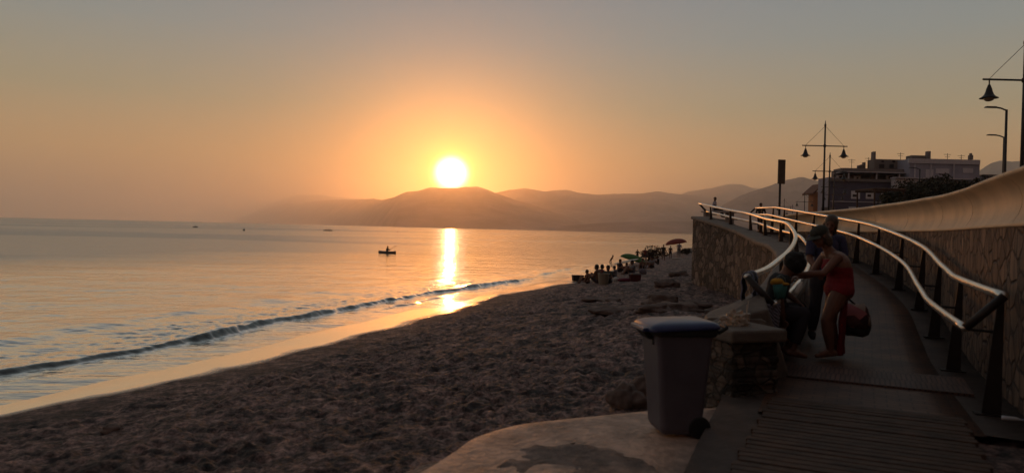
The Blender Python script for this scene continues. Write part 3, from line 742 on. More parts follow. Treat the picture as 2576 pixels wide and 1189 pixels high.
# ------------------------------------------------------------------ apartment block and other houses
M_navy = mat('slate_blue_render', (.12, .115, .165), .8, var=.15, vscale=.6)
M_pale = mat('pale_blue_render', (.36, .35, .42), .8, var=.12, vscale=.5)
M_greyb = mat('grey_brown_render', (.22, .19, .18), .85, var=.15, vscale=.5)
M_whiteb = mat('white_trim', (.60, .57, .60), .6, var=.1)
M_shut = mat('white_shutter', (.75, .75, .78), .6, var=.1, vscale=3)
M_dark = mat('dark_opening', (.02, .018, .022), .4)
BY = 100.0
def bx(u0, v0, u1, v1, Y=BY):
    uc = (u0+u1)/2
    a = at_y(u0, 500, Y).x; b = at_y(u1, 500, Y).x
    zt_ = at_y(uc, v0, Y).z; zb_ = at_y(uc, v1, Y).z
    return a, b, zb_, zt_
def slab(mb, r, y0, y1):
    a, b, z0, z1 = r; mb.box(((a+b)/2, (y0+y1)/2, (z0+z1)/2), (b-a, y1-y0, z1-z0)); return mb
hs = None
apt = empty('apartment_building', (50, 100, 1.6), 0, 'stepped slate blue and pale flat roofed apartment block with balconies above the sea wall', 'apartment block')
def bp(name, m, rects, parent=apt, bevel=0):
    mb = MB()
    for r, y0, y1 in rects:
        if parent is not hs:
            q = y0/BY; r = (r[0]*q, r[1]*q, (r[2]-1.45)*q+1.45, (r[3]-1.45)*q+1.45)
        slab(mb, r, y0, y1)
    o = mb.build(name, m, None, bevel=bevel); return reparent(o, parent)
bp('lower_wall', M_navy, [(bx(2085, 457, 2320, 590), 100, 103.2)])
bp('end_wall', M_pale, [(bx(2082, 446, 2110, 590), 100.05, 103.3)])
bp('recessed_wall', M_greyb, [(bx(2098, 433, 2318, 457.5), 102, 103.1)])
bp('balcony_slab', M_whiteb, [(bx(2120, 432.5, 2317, 434.5), 99.6, 103)])
bp('balcony_rail', M_greyb, [(bx(2085, 450, 2250, 457), 99.7, 99.9)])
bp('upper_storey', M_greyb, [(bx(2117, 424.5, 2316, 432.4), 100.2, 103)])
bp('penthouse', M_greyb, [(bx(2197, 401, 2288, 424.3), 102, 104)])
bp('roof_box', M_greyb, [(bx(2290, 391, 2335, 402), 103, 104.5)])
bp('right_wing', M_pale, [(bx(2286, 401, 2462, 590), 98.8, 103)])
bp('cornice', M_whiteb, [(bx(2284, 400.2, 2463, 412), 98.6, 99.0)])
bp('porch_wall', M_whiteb, [(bx(2251, 449, 2316, 478), 97.6, 98.7)])
bp('wing_ledge', M_whiteb, [(bx(2252, 447.5, 2462, 450), 97.2, 98.75)])
for (u0, v0, u1, v1) in ((2195, 381, 2200, 424), (2332, 380, 2338, 401)): bp('chimney', M_greyb, [(bx(u0, v0, u1, v1), 102.2, 103)])
for (u0, v0, u1, v1) in ((2157, 416, 2163, 425), (2164, 414, 2169, 425), (2170, 408, 2175, 425), (2437, 390, 2445, 401), (2440, 385, 2442, 391)):
    bp('roof_vent', M_greyb, [(bx(u0, v0, u1, v1), 104, 104.5)])
wins = [(2141, 480, 2163, 500), (2178, 480, 2200, 500), (2217, 480, 2241, 500), (2136, 520, 2160, 534), (2178, 520, 2202, 534)]
for (u0, v0, u1, v1) in wins:
    w = bp('window', M_shut, [(bx(u0, v0, u1, v1), 99.93, 100.02)])
    g = bp('pane', M_dark, [(bx(u0+4, v0+(v1-v0)*.45, u1-9, v1-5), 99.90, 99.96)], parent=w)
for (u0, v0, u1, v1) in ((2103, 441, 2122, 456), (2147, 443, 2163, 457), (2228, 442, 2248, 452), (2268, 442, 2292, 451)):
    w = bp('window', M_shut, [(bx(u0, v0, u1, v1), 101.9, 102.05)])
    g = bp('pane', M_dark, [(bx(u0+6, v0+2, u1-5, v1-2), 101.86, 101.95)], parent=w)
for (u0, v0, u1, v1) in ((2165, 440, 2190, 457), (2206, 442, 2224, 455)): bp('balcony_door', M_dark, [(bx(u0, v0, u1, v1), 101.9, 102.05)])
for u in (2133, 2203, 2260, 2300): bp('balcony_column', M_whiteb, [(bx(u, 434.4, u+2.2, 457), 99.8, 100)])
for (u0, v0, u1, v1) in ((2352, 424, 2386, 436), (2420, 423, 2446, 435), (2327, 426, 2346, 446)):
    bp('window', M_whiteb, [(bx(u0, v0, u1, v1), 98.72, 98.85)])
for u in (2215, 2243, 2272): bp('roof_light', M_dark, [(bx(u, 404, u+6, 408), 101.9, 102.05)])
for u, v0, v1 in ((2140, 400, 425), (2182, 396, 425), (2262, 384, 401), (2380, 386, 401), (2415, 389, 401)):
    x_, _, z0_, z1_ = bx(u, v0, u+1, v1, 102)
    mb = MB().tube([(x_, 102, z0_), (x_, 102, z1_)], .035, 5); mb.tube([(x_-.5, 102, z1_-.15), (x_+.5, 102, z1_-.15)], .025, 5); mb.tube([(x_-.35, 102, z1_-.45), (x_+.35, 102, z1_-.45)], .02, 5)
    reparent(mb.build('aerial', M_dark), apt)
for (u0, v0, u1, v1) in ((2210, 413, 2222, 423), (2236, 413, 2246, 423), (2262, 412, 2276, 423)): bp('window', M_dark, [(bx(u0, v0, u1, v1), 101.9, 102.05)])
bp('string_course', M_whiteb, [(bx(2090, 507, 2251, 509), 99.85, 100.02)])
for u in (2300, 2340, 2398): bp('downpipe', M_whiteb, [(bx(u, 412, u+1.3, 448), 98.5, 98.82)])
ac = bp('service_box', M_greyb, [(bx(2072, 521, 2102, 545), 98.9, 99.7)])

hs = empty('tiled_house', (at_y(2050, 500, 118).x, 118, 1.6), 0, 'small sunlit house with a sloping tiled roof left of the apartment block', 'house')
bp('wall', mat('sun_orange_wall', (.45, .20, .09), .8), [(bx(2046, 482, 2058, 560, 118), 118, 120)], hs)  # orange of the low sunlight is put into the wall colour
a, b, z0, z1 = bx(2036, 477, 2062, 490, 118)
mb = MB(); mb.add([(a, 116.6, z0), (b, 116.6, z1+.6), (b, 121, z1+.6), (a, 121, z0), (a, 116.6, z0+.25), (b, 116.6, z1+.95), (b, 121, z1+.95), (a, 121, z0+.25)], [(0, 3, 2, 1), (4, 5, 6, 7), (0, 1, 5, 4), (1, 2, 6, 5), (2, 3, 7, 6), (3, 0, 4, 7)])
reparent(mb.build('roof', mat('clay_tiles', (.16, .07, .04), .8)), hs)
hs_keep = hs; hs = lb = empty('low_building', (at_y(2500, 500, 112).x, 112, 1.6), 0, 'low dark flat roofed building right of the apartment block, half hidden by the parapet', 'building')
bp('wall', M_navy, [(bx(2470, 443, 2560, 560, 112), 112, 120)], lb); bp('roof_edge', M_greyb, [(bx(2468, 440, 2563, 443.5, 112), 111.6, 120.4)], lb)

# pergola in front of the block
pg = empty('pergola', (at_y(2236, 500, 60).x, 60, 1.6), 0, 'dark open timber pergola in front of the apartment windows', 'pergola')
M_perg = mat('brown_timber', (.07, .035, .022), .7)
for u in (2199.5, 2272):
    x = at_y(u, 500, 60).x
    for Y in (60, 63): reparent(MB().box((x, Y, (1.6+5.35)/2), (.10, .10, 5.35-1.6)).build('post', M_perg), pg)
xa, xb = at_y(2199, 500, 60).x, at_y(2272.5, 500, 60).x
for Y in (59.97, 63.03): reparent(MB().box(((xa+xb)/2, Y, 5.3), (xb-xa+.3, .11, .14)).build('beam', M_perg), pg)
mb = MB()
for i in range(9): mb.box((xa+(xb-xa)*i/8, 61.5, 5.42), (.07, 3.6, .09))
reparent(mb.build('rafters', M_perg), pg)

# ------------------------------------------------------------------ trees and bushes
M_leaf = mat('dark_foliage', (.045, .042, .020), .7, var=.5, vscale=1.2); M_bark = mat('bark', (.06, .045, .03), .9, var=.3)
M_scrub = mat('scrub_foliage', (.035, .028, .018), .8, var=.4, vscale=2)
def leafcloud(c, rad, n, size, seed, lobes=9):
    r = np.random.RandomState(seed); mb = MB()
    L = [(r.uniform(-1, 1), r.uniform(-1, 1), r.uniform(-.5, .9), r.uniform(.28, .55)) for _ in range(lobes)]
    vs = []; fs = []
    for i in range(n):
        lx, ly, lz, lr = L[r.randint(lobes)]
        d = r.normal(size=3); d /= np.linalg.norm(d); q = lr*r.uniform(.35, 1.05)**.6
        p = np.array([lx*.65+d[0]*q, ly*.65+d[1]*q, lz*.65+d[2]*q])*np.array(rad)+np.array(c)
        a = r.normal(size=3); a /= np.linalg.norm(a); b = np.cross(a, r.normal(size=3)); b /= np.linalg.norm(b)
        s = size*r.uniform(.6, 1.3); k = len(vs)
        vs += [p-a*s, p+b*s*.45, p+a*s, p-b*s*.45]; fs.append((k, k+1, k+2, k+3))
    mb.add(vs, fs); return mb
def tree(label, x, Y, zb_, zt_, w, seed, group=None):
    t = empty('tree', (x, Y, zb_), 0, label, 'tree', group)
    h = zt_-zb_; r = random.Random(seed)
    mb = MB().tube([(0, 0, 0), (.08, 0, h*.3), (-.05, .05, h*.6), (0, 0, h*.8)], [.16, .12, .09, .04], 8)
    for k in range(5):
        a = k*1.3; mb.tube([(0, 0, h*.35+k*.2), (math.cos(a)*w*.35, math.sin(a)*w*.3, h*.6+k*.15)], [.06, .02], 6)
    mb.build('trunk', M_bark, t, smooth=True)
    leafcloud((0, 0, h*.66), (w*.62, w*.5, h*.46), 4200, .16, seed, 11).build('crown', M_leaf, t)
    return t
for i, (u, v, w, Y, lb_) in enumerate([(2285, 462, 4.2, 72, 'leftmost dark leafy tree beside the pergola beam'), (2345, 452, 5.0, 76, 'broad dark tree before the pale porch of the apartment block'),
                             (2400, 453, 4.2, 74, 'dark tree between the broad one and the rightmost tree'), (2440, 452, 3.6, 70, 'rightmost dark tree, its crown meeting the cream parapet'),
                             (2245, 492, 1.8, 58, 'low dark tree standing under the pergola')]):
    p = at_y(u, v, Y); tree(lb_, p.x, Y, 1.6, p.z, w, 20+i, 'dark trees behind the sea wall')
def bush(label, u, v, w, h, seed, n=700):
    p = hit(u, v); b = empty('bush', p, 0, label, 'bush', 'bushes on the far beach')
    mb = MB(); r = random.Random(seed)
    for k in range(9):
        a = r.uniform(0, 6.28); q = r.uniform(.2, .5)*w; mb.tube([(0, 0, -.05), (math.cos(a)*q*.5, math.sin(a)*q*.4, h*.4), (math.cos(a)*q, math.sin(a)*q*.5, h*r.uniform(.6, 1))], [.03, .02, .008], 5)
    mb.build('stems', M_bark, b)
    leafcloud((0, 0, h*.45), (w*.6, w*.4, h*.55), n, .085, seed, 8).build('leaves', M_scrub, b)
bush('ragged dark bush between the green parasol and the red one', 1651, 650, 2.7, 1.35, 3, 1500)
bush('low dark bush left of the ragged one, by the green parasol', 1630, 656, 1.4, .8, 4, 600)
bush('low dark bush between the red parasol and the stone wall', 1728, 640, 1.9, .75, 5, 600)

# ------------------------------------------------------------------ rocks
M_rock = mat('beach_rock', (.17, .12, .10), .85, var=.5, vscale=2.5, bump=.8, bscale=7)
def rock(label, u, v, w, h, seed, rz=0, group='rocks on the beach'):
    p = hit(u, v); bm = bmesh.new(); bmesh.ops.create_icosphere(bm, subdivisions=4, radius=1)
    for q in bm.verts:
        c = q.co; f = 1+.42*mnoise.noise(c*1.1+Vector((seed*3.1, 0, 0)))+.20*mnoise.noise(c*2.6+Vector((seed, 5, 0)))+.07*mnoise.noise(c*7+Vector((0, seed, 0)))
        s = mnoise.cell(c*1.4+Vector((seed, 0, 0)))*.10
        q.co = Vector((c.x*w*.5, c.y*w*.36, c.z*h*.62))*(f+s)
    me = bpy.data.meshes.new('rock'); bm.to_mesh(me); bm.free(); me.materials.append(M_rock)
    for pl in me.polygons: pl.use_smooth = True
    o = bpy.data.objects.new('rock', me); COL.objects.link(o); o.location = (p.x, p.y, p.z+h*.16); o.rotation_euler = (0, 0, rz)
    tag(o, label, 'rock', group)
RK = [('large tilted boulder just left of the grey bin', 1577, 1026, .40, .30, 1, .5), ('pale topped rock tucked against the bin, behind the large boulder', 1626, 985, .36, .22, 2, .2),
      ('small round rock in front of the pale topped one by the bin', 1648, 1008, .22, .16, 21, .9),
      ('low flat rock directly above the bin lid', 1700, 788, 1.05, .26, 3, .3), ('long pale rock left of the flat one above the bin lid', 1650, 800, .8, .22, 4, .5),
      ('pale flat rock nearest the foot of the stone wall', 1745, 776, .8, .20, 5, .1), ('dark hump rock halfway between bin and stone wall corner', 1665, 762, 1.0, .34, 6, .2),
      ('rounded dark rock up against the stone wall corner', 1708, 694, 1.0, .40, 7, .4), ('dark rock left of the one at the stone wall corner', 1676, 722, .9, .32, 8, .1),
      ('long low rock out on the open sand', 1540, 795, 1.15, .20, 9, .4), ('small flat dark rock on the sand below the beachgoers', 1500, 756, .9, .16, 10, .2),
      ('small pale stone right of the flat dark rock below the beachgoers', 1541, 757, .6, .16, 11, .3), ('low rock between the stone wall foot and the pillar', 1795, 790, .6, .18, 12, .2),
      ('dark low hump alone on the left sand', 285, 1078, .22, .10, 13, .1)]
for r_ in RK: rock(*r_)

# ------------------------------------------------------------------ wheelie bin
M_binb = mat('grey_plastic', (.100, .088, .108), .5, var=.12, vscale=6, bump=.15, bscale=60)
M_binl = mat('blue_plastic', (.030, .042, .13), .34, var=.15, vscale=8)
M_rub = mat('black_rubber', (.012, .012, .012), .6)
bn = empty('wheelie_bin', (1.30, 5.74, -.10), R(7), 'grey wheeled rubbish bin with a domed dark blue lid on the concrete slab', 'bin')
def loft(rings, mb=None):
    mb = mb or MB(); k = len(rings[0]); vs = [v for r in rings for v in r]; n = len(rings)
    fs = [(i*k+j, i*k+(j+1) % k, (i+1)*k+(j+1) % k, (i+1)*k+j) for i in range(n-1) for j in range(k)]
    fs += [tuple(range(k))[::-1], tuple((n-1)*k+j for j in range(k))]
    mb.add(vs, fs); return mb
def rrect(x0, x1, y0, y1, z, r=.04, seg=4, tilt=0):
    pts = []
    for cx, cy2, a0 in ((x1-r, y0+r, -90), (x1-r, y1-r, 0), (x0+r, y1-r, 90), (x0+r, y0+r, 180)):
        for k in range(seg+1):
            a = R(a0+90*k/seg); x = cx+r*math.cos(a); pts.append((x, cy2+r*math.sin(a), z+tilt*x))
    return pts
loft([rrect(-.150, .14, -.17, .17, .03), rrect(-.168, .155, -.185, .185, .07), rrect(-.185, .175, -.195, .195, .3), rrect(-.218, .208, -.215, .215, .70), rrect(-.228, .218, -.222, .222, .79)]).build('body', M_binb, bn, smooth=False, bevel=.006)
loft([rrect(-.240, .232, -.236, .236, .775), rrect(-.250, .24, -.241, .241, .79), rrect(-.262, .25, -.243, .243, .825), rrect(-.25, .24, -.23, .23, .832)]).build('rim', M_rub, bn, bevel=.004)  # black collar, its colour also holding the shade under the lid overhang
mb = MB()
for z in (.25, .5): mb.box((.02, -.212-.0, z), (.02, .012, .2))
rings = []
for k, (sc_, dz) in enumerate([(1.0, 0), (1.005, .022), (.99, .045), (.93, .070), (.80, .088), (.6, .099), (.35, .106), (.05, .109)]):
    rings.append(rrect(-.285*sc_-.0, .262*sc_, -.255*sc_, .255*sc_, .822+dz*.62, r=.06*sc_, tilt=.05*sc_))
lid = loft(rings).build('lid', M_binl, bn, smooth=True)
mb = MB().box((-.300, 0, .818), (.05, .34, .03)); mb.build('lid_lip', M_binl, None, bevel=.008).parent = lid
MB().tube([(.25, -.20, .80), (.32, -.19, .84), (.33, 0, .845), (.32, .19, .84), (.25, .20, .80)], .015, 8).build('handle', M_rub, bn, smooth=True)
for s in (-1, 1):
    w = MB().tube([(.128, s*.15, .085), (.128, s*.198, .085)], .085, 24).build('wheel', M_rub, bn, bevel=.01)
    MB().tube([(.128, s*.196, .085), (.128, s*.202, .085)], .032, 16).build('hub', M_rub, None).parent = w
MB().tube([(.128, -.17, .085), (.128, .17, .085)], .012, 8).build('axle', M_steel, bn)
MB().hexa([(-.225, -.10, .74), (-.255, -.10, .74), (-.255, .10, .74), (-.225, .10, .74)], [(-.235, -.10, .79), (-.30, -.10, .79), (-.30, .10, .79), (-.235, .10, .79)]).build('front_grip', M_rub, bn)
MB().box((-.215, -.10, .735), (.03, .02, .07)).build('latch', M_rub, bn)

# ------------------------------------------------------------------ people
def V3(*a): return Vector(a)
def remesh(mb, voxel, smooth=4, fac=.5):
    me = bpy.data.meshes.new('tmp'); me.from_pydata([tuple(v) for v in mb.v], [], mb.f)
    bm = bmesh.new(); bm.from_mesh(me); bmesh.ops.recalc_face_normals(bm, faces=bm.faces); bm.to_mesh(me); bm.free()
    o = bpy.data.objects.new('tmp', me); COL.objects.link(o)
    m = o.modifiers.new('r', 'REMESH'); m.mode = 'VOXEL'; m.voxel_size = voxel
    if smooth:
        k = o.modifiers.new('s', 'SMOOTH'); k.factor = fac; k.iterations = smooth
    dg = bpy.context.evaluated_depsgraph_get(); out = bpy.data.meshes.new_from_object(o.evaluated_get(dg))
    bpy.data.objects.remove(o); bpy.data.meshes.remove(me)
    for p in out.polygons: p.use_smooth = True
    return out
def seg_d(P, a, b):
    a = np.array(a); b = np.array(b); d = b-a; L = (d*d).sum()
    t = np.clip(((P-a)@d)/L, 0, 1) if L > 0 else np.zeros(len(P))
    return np.linalg.norm(P-(a+t[:, None]*d), axis=1), t
SKIN = mat('tanned_skin', (.19, .085, .052), .55, var=.12, vscale=6)
SKIN2 = mat('brown_skin', (.16, .075, .048), .55, var=.12, vscale=6)
HAIRD = mat('dark_hair', (.010, .007, .006), .85, var=.3, vscale=20, bump=.6, bscale=60)
HAIRB = mat('brown_hair', (.07, .040, .022), .5, var=.3, vscale=20, bump=.6, bscale=60)
M_eye = mat('eyes', (.02, .015, .012), .2)
def cloth(name, c): return mat(name, c, .85, var=.2, vscale=12, bump=.3, bscale=40)
def person(label, loc, J, face, clothes, skin=SKIN, hair=None, hairm=HAIRD, voxel=.012, k=1.0, rz=0.0, group=None, fingers=True, bust=0.0, face_detail=True, fat=1.0):
    """J: joints in local metres. face: direction the face looks. clothes: (name, material, {bone:(t0,t1)}, offset)"""
    J = {a: Vector(b)*k for a, b in J.items()}
    root = empty('person', loc, rz, label, 'person', group)
    F = Vector(face).normalized(); up = (J['head']-J['neck']).normalized(); up = (up-F*up.dot(F)).normalized(); S = F.cross(up).normalized()
    mb = MB()
    h = J['head']; K = k
    mb.ell(h+up*.02*K-F*.012*K, (.076*K, .096*K, .092*K), 16, 12, (S, F, up))
    mb.ell(h-up*.045*K+F*.022*K, (.058*K, .066*K, .068*K), 14, 10, (S, F, up))
    mb.ell(h-up*.095*K+F*.062*K, (.026*K, .022*K, .020*K), 10, 8, (S, F, up))
    mb.tube([h+up*.015*K+F*.078*K, h-up*.022*K+F*.108*K, h-up*.030*K+F*.092*K], [.009*K, .014*K, .012*K], 8)
    mb.tube([h-up*.058*K+F*.084*K+S*.02*K, h-up*.058*K+F*.09*K, h-up*.058*K+F*.084*K-S*.02*K], [.008*K, .011*K, .008*K], 8)
    for s in (-1, 1): mb.ell(h-up*.005*K+S*(.078*K*s)-F*.008*K, (.012*K, .020*K, .030*K), 8, 6, (S, F, up))
    sh = (J['shL']-J['shR']).normalized(); sp_ = (J['neck']-J['pelvis']).normalized(); fw = sh.cross(sp_).normalized()
    def cap(a, b, ra, rb, n=5, bulge=0):
        a, b = Vector(a), Vector(b); pts = [a.lerp(b, i/n) for i in range(n+1)]
        rs = [(ra+(rb-ra)*i/n)*K+bulge*K*math.sin(math.pi*min(1, i/n*1.15)) for i in range(n+1)]
        mb.tube(pts, rs, 12); mb.ell(a, [rs[0]]*3, 12, 8); mb.ell(b, [rs[-1]]*3, 12, 8)
    cap(J['neck'], h-up*.06*K-F*.02*K, .055, .052, 3)
    K0 = K; K = K*fat
    mb.ell(J['pelvis'], (.165*K, .115*K, .115*K), 18, 12, (sh, fw, sp_))
    w = J['waist']; c = J['chest']
    mb.ell((J['pelvis']+w)/2, (.145*K, .105*K, .12*K), 18, 12, (sh, fw, sp_))
    mb.ell(w, (.130*K, .098*K, .12*K), 18, 12, (sh, fw, sp_))
    mb.ell((c+w)/2, (.140*K, .105*K, .12*K), 18, 12, (sh, fw, sp_))
    mb.ell(c, (.155*K, .108*K, .14*K), 18, 12, (sh, fw, sp_))
    K = K0
    cap(J['shL'].lerp(J['shR'], .12), J['shL'].lerp(J['shR'], .88), .058, .058)
    cap(c+sp_*.04*K, J['neck'], .10, .06, 3)
    bones = [('head', J['neck'], h+up*.05*K, .08), ('torso', J['pelvis'], J['neck'], .13)]
    for s, q in ((1, 'L'), (-1, 'R')):
        if bust: mb.ell(c-fw*.0+F.normalized()*0+(fw if fw.dot(F) > 0 else -fw)*.085*K+sh*(.07*K*s)-sp_*.01*K, (bust*K, bust*K, bust*K), 12, 8)
        S_, E_, W_ = J['sh'+q], J['el'+q], J['wr'+q]
        cap(S_, E_, .050, .038, bulge=.003); cap(E_, W_, .039, .026, bulge=.005)
        d = (W_-E_).normalized() if 'hd'+q not in J else (J['hd'+q]-W_).normalized()
        pn = Vector((0, 0, 1)); a = d.cross(pn)
        a = a.normalized() if a.length > .1 else Vector((1, 0, 0)); b = a.cross(d).normalized()
        mb.ell(W_+d*.048*K, (.040*K, .046*K, .017*K), 12, 8, (a, d, b))
        if fingers:
            curl = -1
            for i, ln in enumerate((.068, .078, .074, .058)):
                o_ = a*((i-1.5)*.0205*K)
                p0 = W_+d*.075*K+o_; p1 = p0+(d*.85+b*curl*.45)*ln*.5*K; p2 = p1+(d*.35+b*curl*.9)*ln*.5*K
                mb.tube([p0, p1, p2], [.0105*K, .0100*K, .0085*K], 7); mb.ell(p2, [.009*K]*3, 7, 5); mb.ell(p1, [.0102*K]*3, 7, 5)
            t0 = W_+d*.03*K-a*.036*K*s; t1 = t0+(d*.6-a*s*.7+b*curl*.3)*.034*K; t2 = t1+(d*.9+b*curl*.5)*.028*K
            mb.tube([t0, t1, t2], [.014*K, .012*K, .010*K], 7); mb.ell(t2, [.010*K]*3, 7, 5)
        else: mb.ell(W_+d*.10*K, (.035*K, .045*K, .018*K), 8, 6, (a, d, b))
        H_, N_, A_, O_ = J['hip'+q], J['kn'+q], J['an'+q], J['toe'+q]
        cap(H_, N_, .088*fat, .056*(1+fat)/2, bulge=.004); cap(N_, A_, .056*(1+fat)/2, .036, bulge=.012)
        hl = A_-(O_-A_).normalized()*.05*K; hl.z = max(hl.z-.04*K, O_.z)
        cap(hl, O_, .036, .028, 3); cap(A_, hl, .036, .034, 2)
        mb.ell((A_+O_)/2, (.042*K, .075*K, .035*K), 10, 8, ((O_-A_).normalized().cross(Vector((0, 0, 1))).normalized(), (O_-A_).normalized(), Vector((0, 0, 1))))
        bones += [('arm', S_, E_, .045), ('forearm', E_, W_, .033), ('hand', W_, W_+d*.16*K, .03), ('thigh', H_, N_, .075), ('shin', N_, A_, .048), ('foot', hl, O_, .035)]
    me = remesh(mb, voxel*K, 4, .5)
    me.name = 'person_body'; me.materials.clear(); me.materials.append(skin)
    body = bpy.data.objects.new('body', me); COL.objects.link(body); body.parent = root
    P = np.zeros(len(me.vertices)*3); me.vertices.foreach_get('co', P); P = P.reshape(-1, 3)
    Nn = np.zeros(len(me.vertices)*3); me.vertices.foreach_get('normal', Nn); Nn = Nn.reshape(-1, 3)
    best = np.full(len(P), 1e9); bi = np.zeros(len(P), int); bt = np.zeros(len(P))
    for i, (nm, a, b, r) in enumerate(bones):
        d, t = seg_d(P, a, b); d = d-r*K; m_ = d < best; best[m_] = d[m_]; bi[m_] = i; bt[m_] = t[m_]
    names = np.array([b_[0] for b_ in bones])[bi]
    for nm, mt, rng_, off in clothes:
        sel = np.zeros(len(P), bool)
        for bone, val in rng_.items():
            m_ = (names == bone) & (bt >= val[0]) & (bt <= val[1])
            if len(val) > 2: m_ &= val[2](P/K)
            sel |= m_
        fs = [tuple(p.vertices) for p in me.polygons if all(sel[v] for v in p.vertices)]
        if not fs: continue
        used_ = sorted({v for f in fs for v in f}); mp = {v: i for i, v in enumerate(used_)}
        cm = bpy.data.meshes.new(nm); cm.from_pydata([tuple(P[v]+Nn[v]*off*K) for v in used_], [], [tuple(mp[v] for v in f) for f in fs])
        for p in cm.polygons: p.use_smooth = True
        cm.materials.append(mt); co = bpy.data.objects.new(nm, cm); COL.objects.link(co); co.parent = root
        sm = co.modifiers.new('s', 'SMOOTH'); sm.factor = .5; sm.iterations = 3
        so_ = co.modifiers.new('t', 'SOLIDIFY'); so_.thickness = .006*K; so_.offset = 0
    if face_detail:
        for s in (-1, 1):
            MB().ell(h+up*.012*K+S*(.030*K*s)+F*.083*K, (.011*K, .008*K, .007*K), 8, 6, (S, F, up)).build('eye', M_eye, root, smooth=True)
    if hair:
        hb = MB(); hair(hb, h, S, F, up, K)
        hm_ = remesh(hb, max(.008, voxel)*K, 3, .5); hm_.materials.clear(); hm_.materials.append(hairm)
        ho_ = bpy.data.objects.new('hair', hm_); COL.objects.link(ho_); ho_.parent = root
    return root, (h, S, F, up, K)
def hair_short(b, h, S, F, up, K):
    b.ell(h+up*.035*K-F*.022*K, (.088*K, .100*K, .090*K), 16, 12, (S, F, up))
    b.ell(h-up*.02*K-F*.05*K, (.080*K, .066*K, .085*K), 14, 10, (S, F, up))
def hair_bob(b, h, S, F, up, K):
    hair_short(b, h, S, F, up, K)
    b.ell(h-up*.06*K-F*.055*K, (.090*K, .062*K, .10*K), 14, 10, (S, F, up))
    for s in (-1, 1): b.ell(h-up*.05*K+S*s*.07*K-F*.03*K, (.026*K, .05*K, .09*K), 10, 8, (S, F, up))
def hair_big(b, h, S, F, up, K):
    b.ell(h+up*.04*K-F*.02*K, (.125*K, .130*K, .115*K), 18, 12, (S, F, up))
    r = random.Random(4)
    for i in range(26):
        a = r.uniform(0, 6.28); e_ = r.uniform(-.2, 1.4); d = S*math.cos(a)*math.cos(e_)+F*(math.sin(a)*math.cos(e_)*.9-.15)+up*math.sin(e_)
        b.ell(h+up*.03*K+d*.115*K, [r.uniform(.022, .038)*K]*3, 8, 6)
T_NECK = (.0, 1.0)

# --- woman in the red swimsuit, bending towards the left
C_red = cloth('red_swimsuit', (.25, .010, .018)); C_navy = cloth('navy_cotton', (.045, .045, .10)); C_black = cloth('black_cotton', (.012, .012, .014))
C_dark = cloth('dark_trousers', (.030, .024, .032)); C_olive = cloth('olive_cap', (.040, .040, .030)); C_maroon = cloth('maroon_cloth', (.13, .025, .025))
JW = dict(pelvis=(.11, 0, .80), waist=(.125, 0, .93), chest=(.085, 0, 1.07), neck=(-.025, 0, 1.25), head=(-.13, -.01, 1.40),
          shR=(.02, -.165, 1.17), shL=(.0, .165, 1.18), elR=(-.17, -.22, .985), wrR=(-.42, -.20, .97), elL=(-.15, .17, .95), wrL=(-.36, .06, .92),
          hipR=(.09, -.085, .77), hipL=(.11, .085, .77), knR=(-.07, -.10, .45), knL=(.06, .10, .44), anR=(-.01, -.09, .09), anL=(.12, .10, .09), toeR=(-.17, -.10, .035), toeL=(-.05, .08, .035))
lower_back = lambda P: (P[:, 0] < .02) | (P[:, 2] < 1.06+.0*P[:, 0])
w_loc = (3.77, 8.75, .0)
gW = .065
wr, hd = person('woman in a red one piece swimsuit and dark cap bending over towards the left handrail', (3.70, 8.58, gW-.02), JW, (-.90, -.18, -.42),
       [('swimsuit', C_red, {'torso': (.0, .80, lower_back), 'thigh': (0, .10, lambda P: P[:, 2] > .74)}, .006)],
       hair=hair_bob, hairm=HAIRB, voxel=.0075, bust=.068, fat=1.25)
h, S_, F_, U_, K_ = hd
cb = MB(); cb.ell(h+U_*.055-F_*.010, (.094, .112, .078), 18, 12, (S_, F_, U_))
cm_ = remesh(cb, .009, 2); cm_.materials.clear(); cm_.materials.append(C_olive); co_ = bpy.data.objects.new('cap', cm_); COL.objects.link(co_); co_.parent = wr
mb = MB(); br_ = []
for i in range(9):
    a = R(-62+i*15.5)
    for (q, dz) in ((.085, .0), (.175, -.022)): br_.append(h+U_*(.048+dz-(.012*(abs(i-4)/4)**2))+S_*(math.sin(a)*q*.95)+F_*(math.cos(a)*q))
vs = br_+[v-U_*.006 for v in br_]; nn = len(br_)
fs = [(2*i, 2*i+1, 2*i+3, 2*i+2) for i in range(8)]+[(nn+2*i+2, nn+2*i+3, nn+2*i+1, nn+2*i) for i in range(8)]+[(2*i+1, nn+2*i+1, nn+2*i+3, 2*i+3) for i in range(8)]+[(2*i+2, nn+2*i+2, nn+2*i, 2*i) for i in range(8)]
mb.add(vs, fs); mb.build('cap_brim', C_olive, None, smooth=False).parent = co_
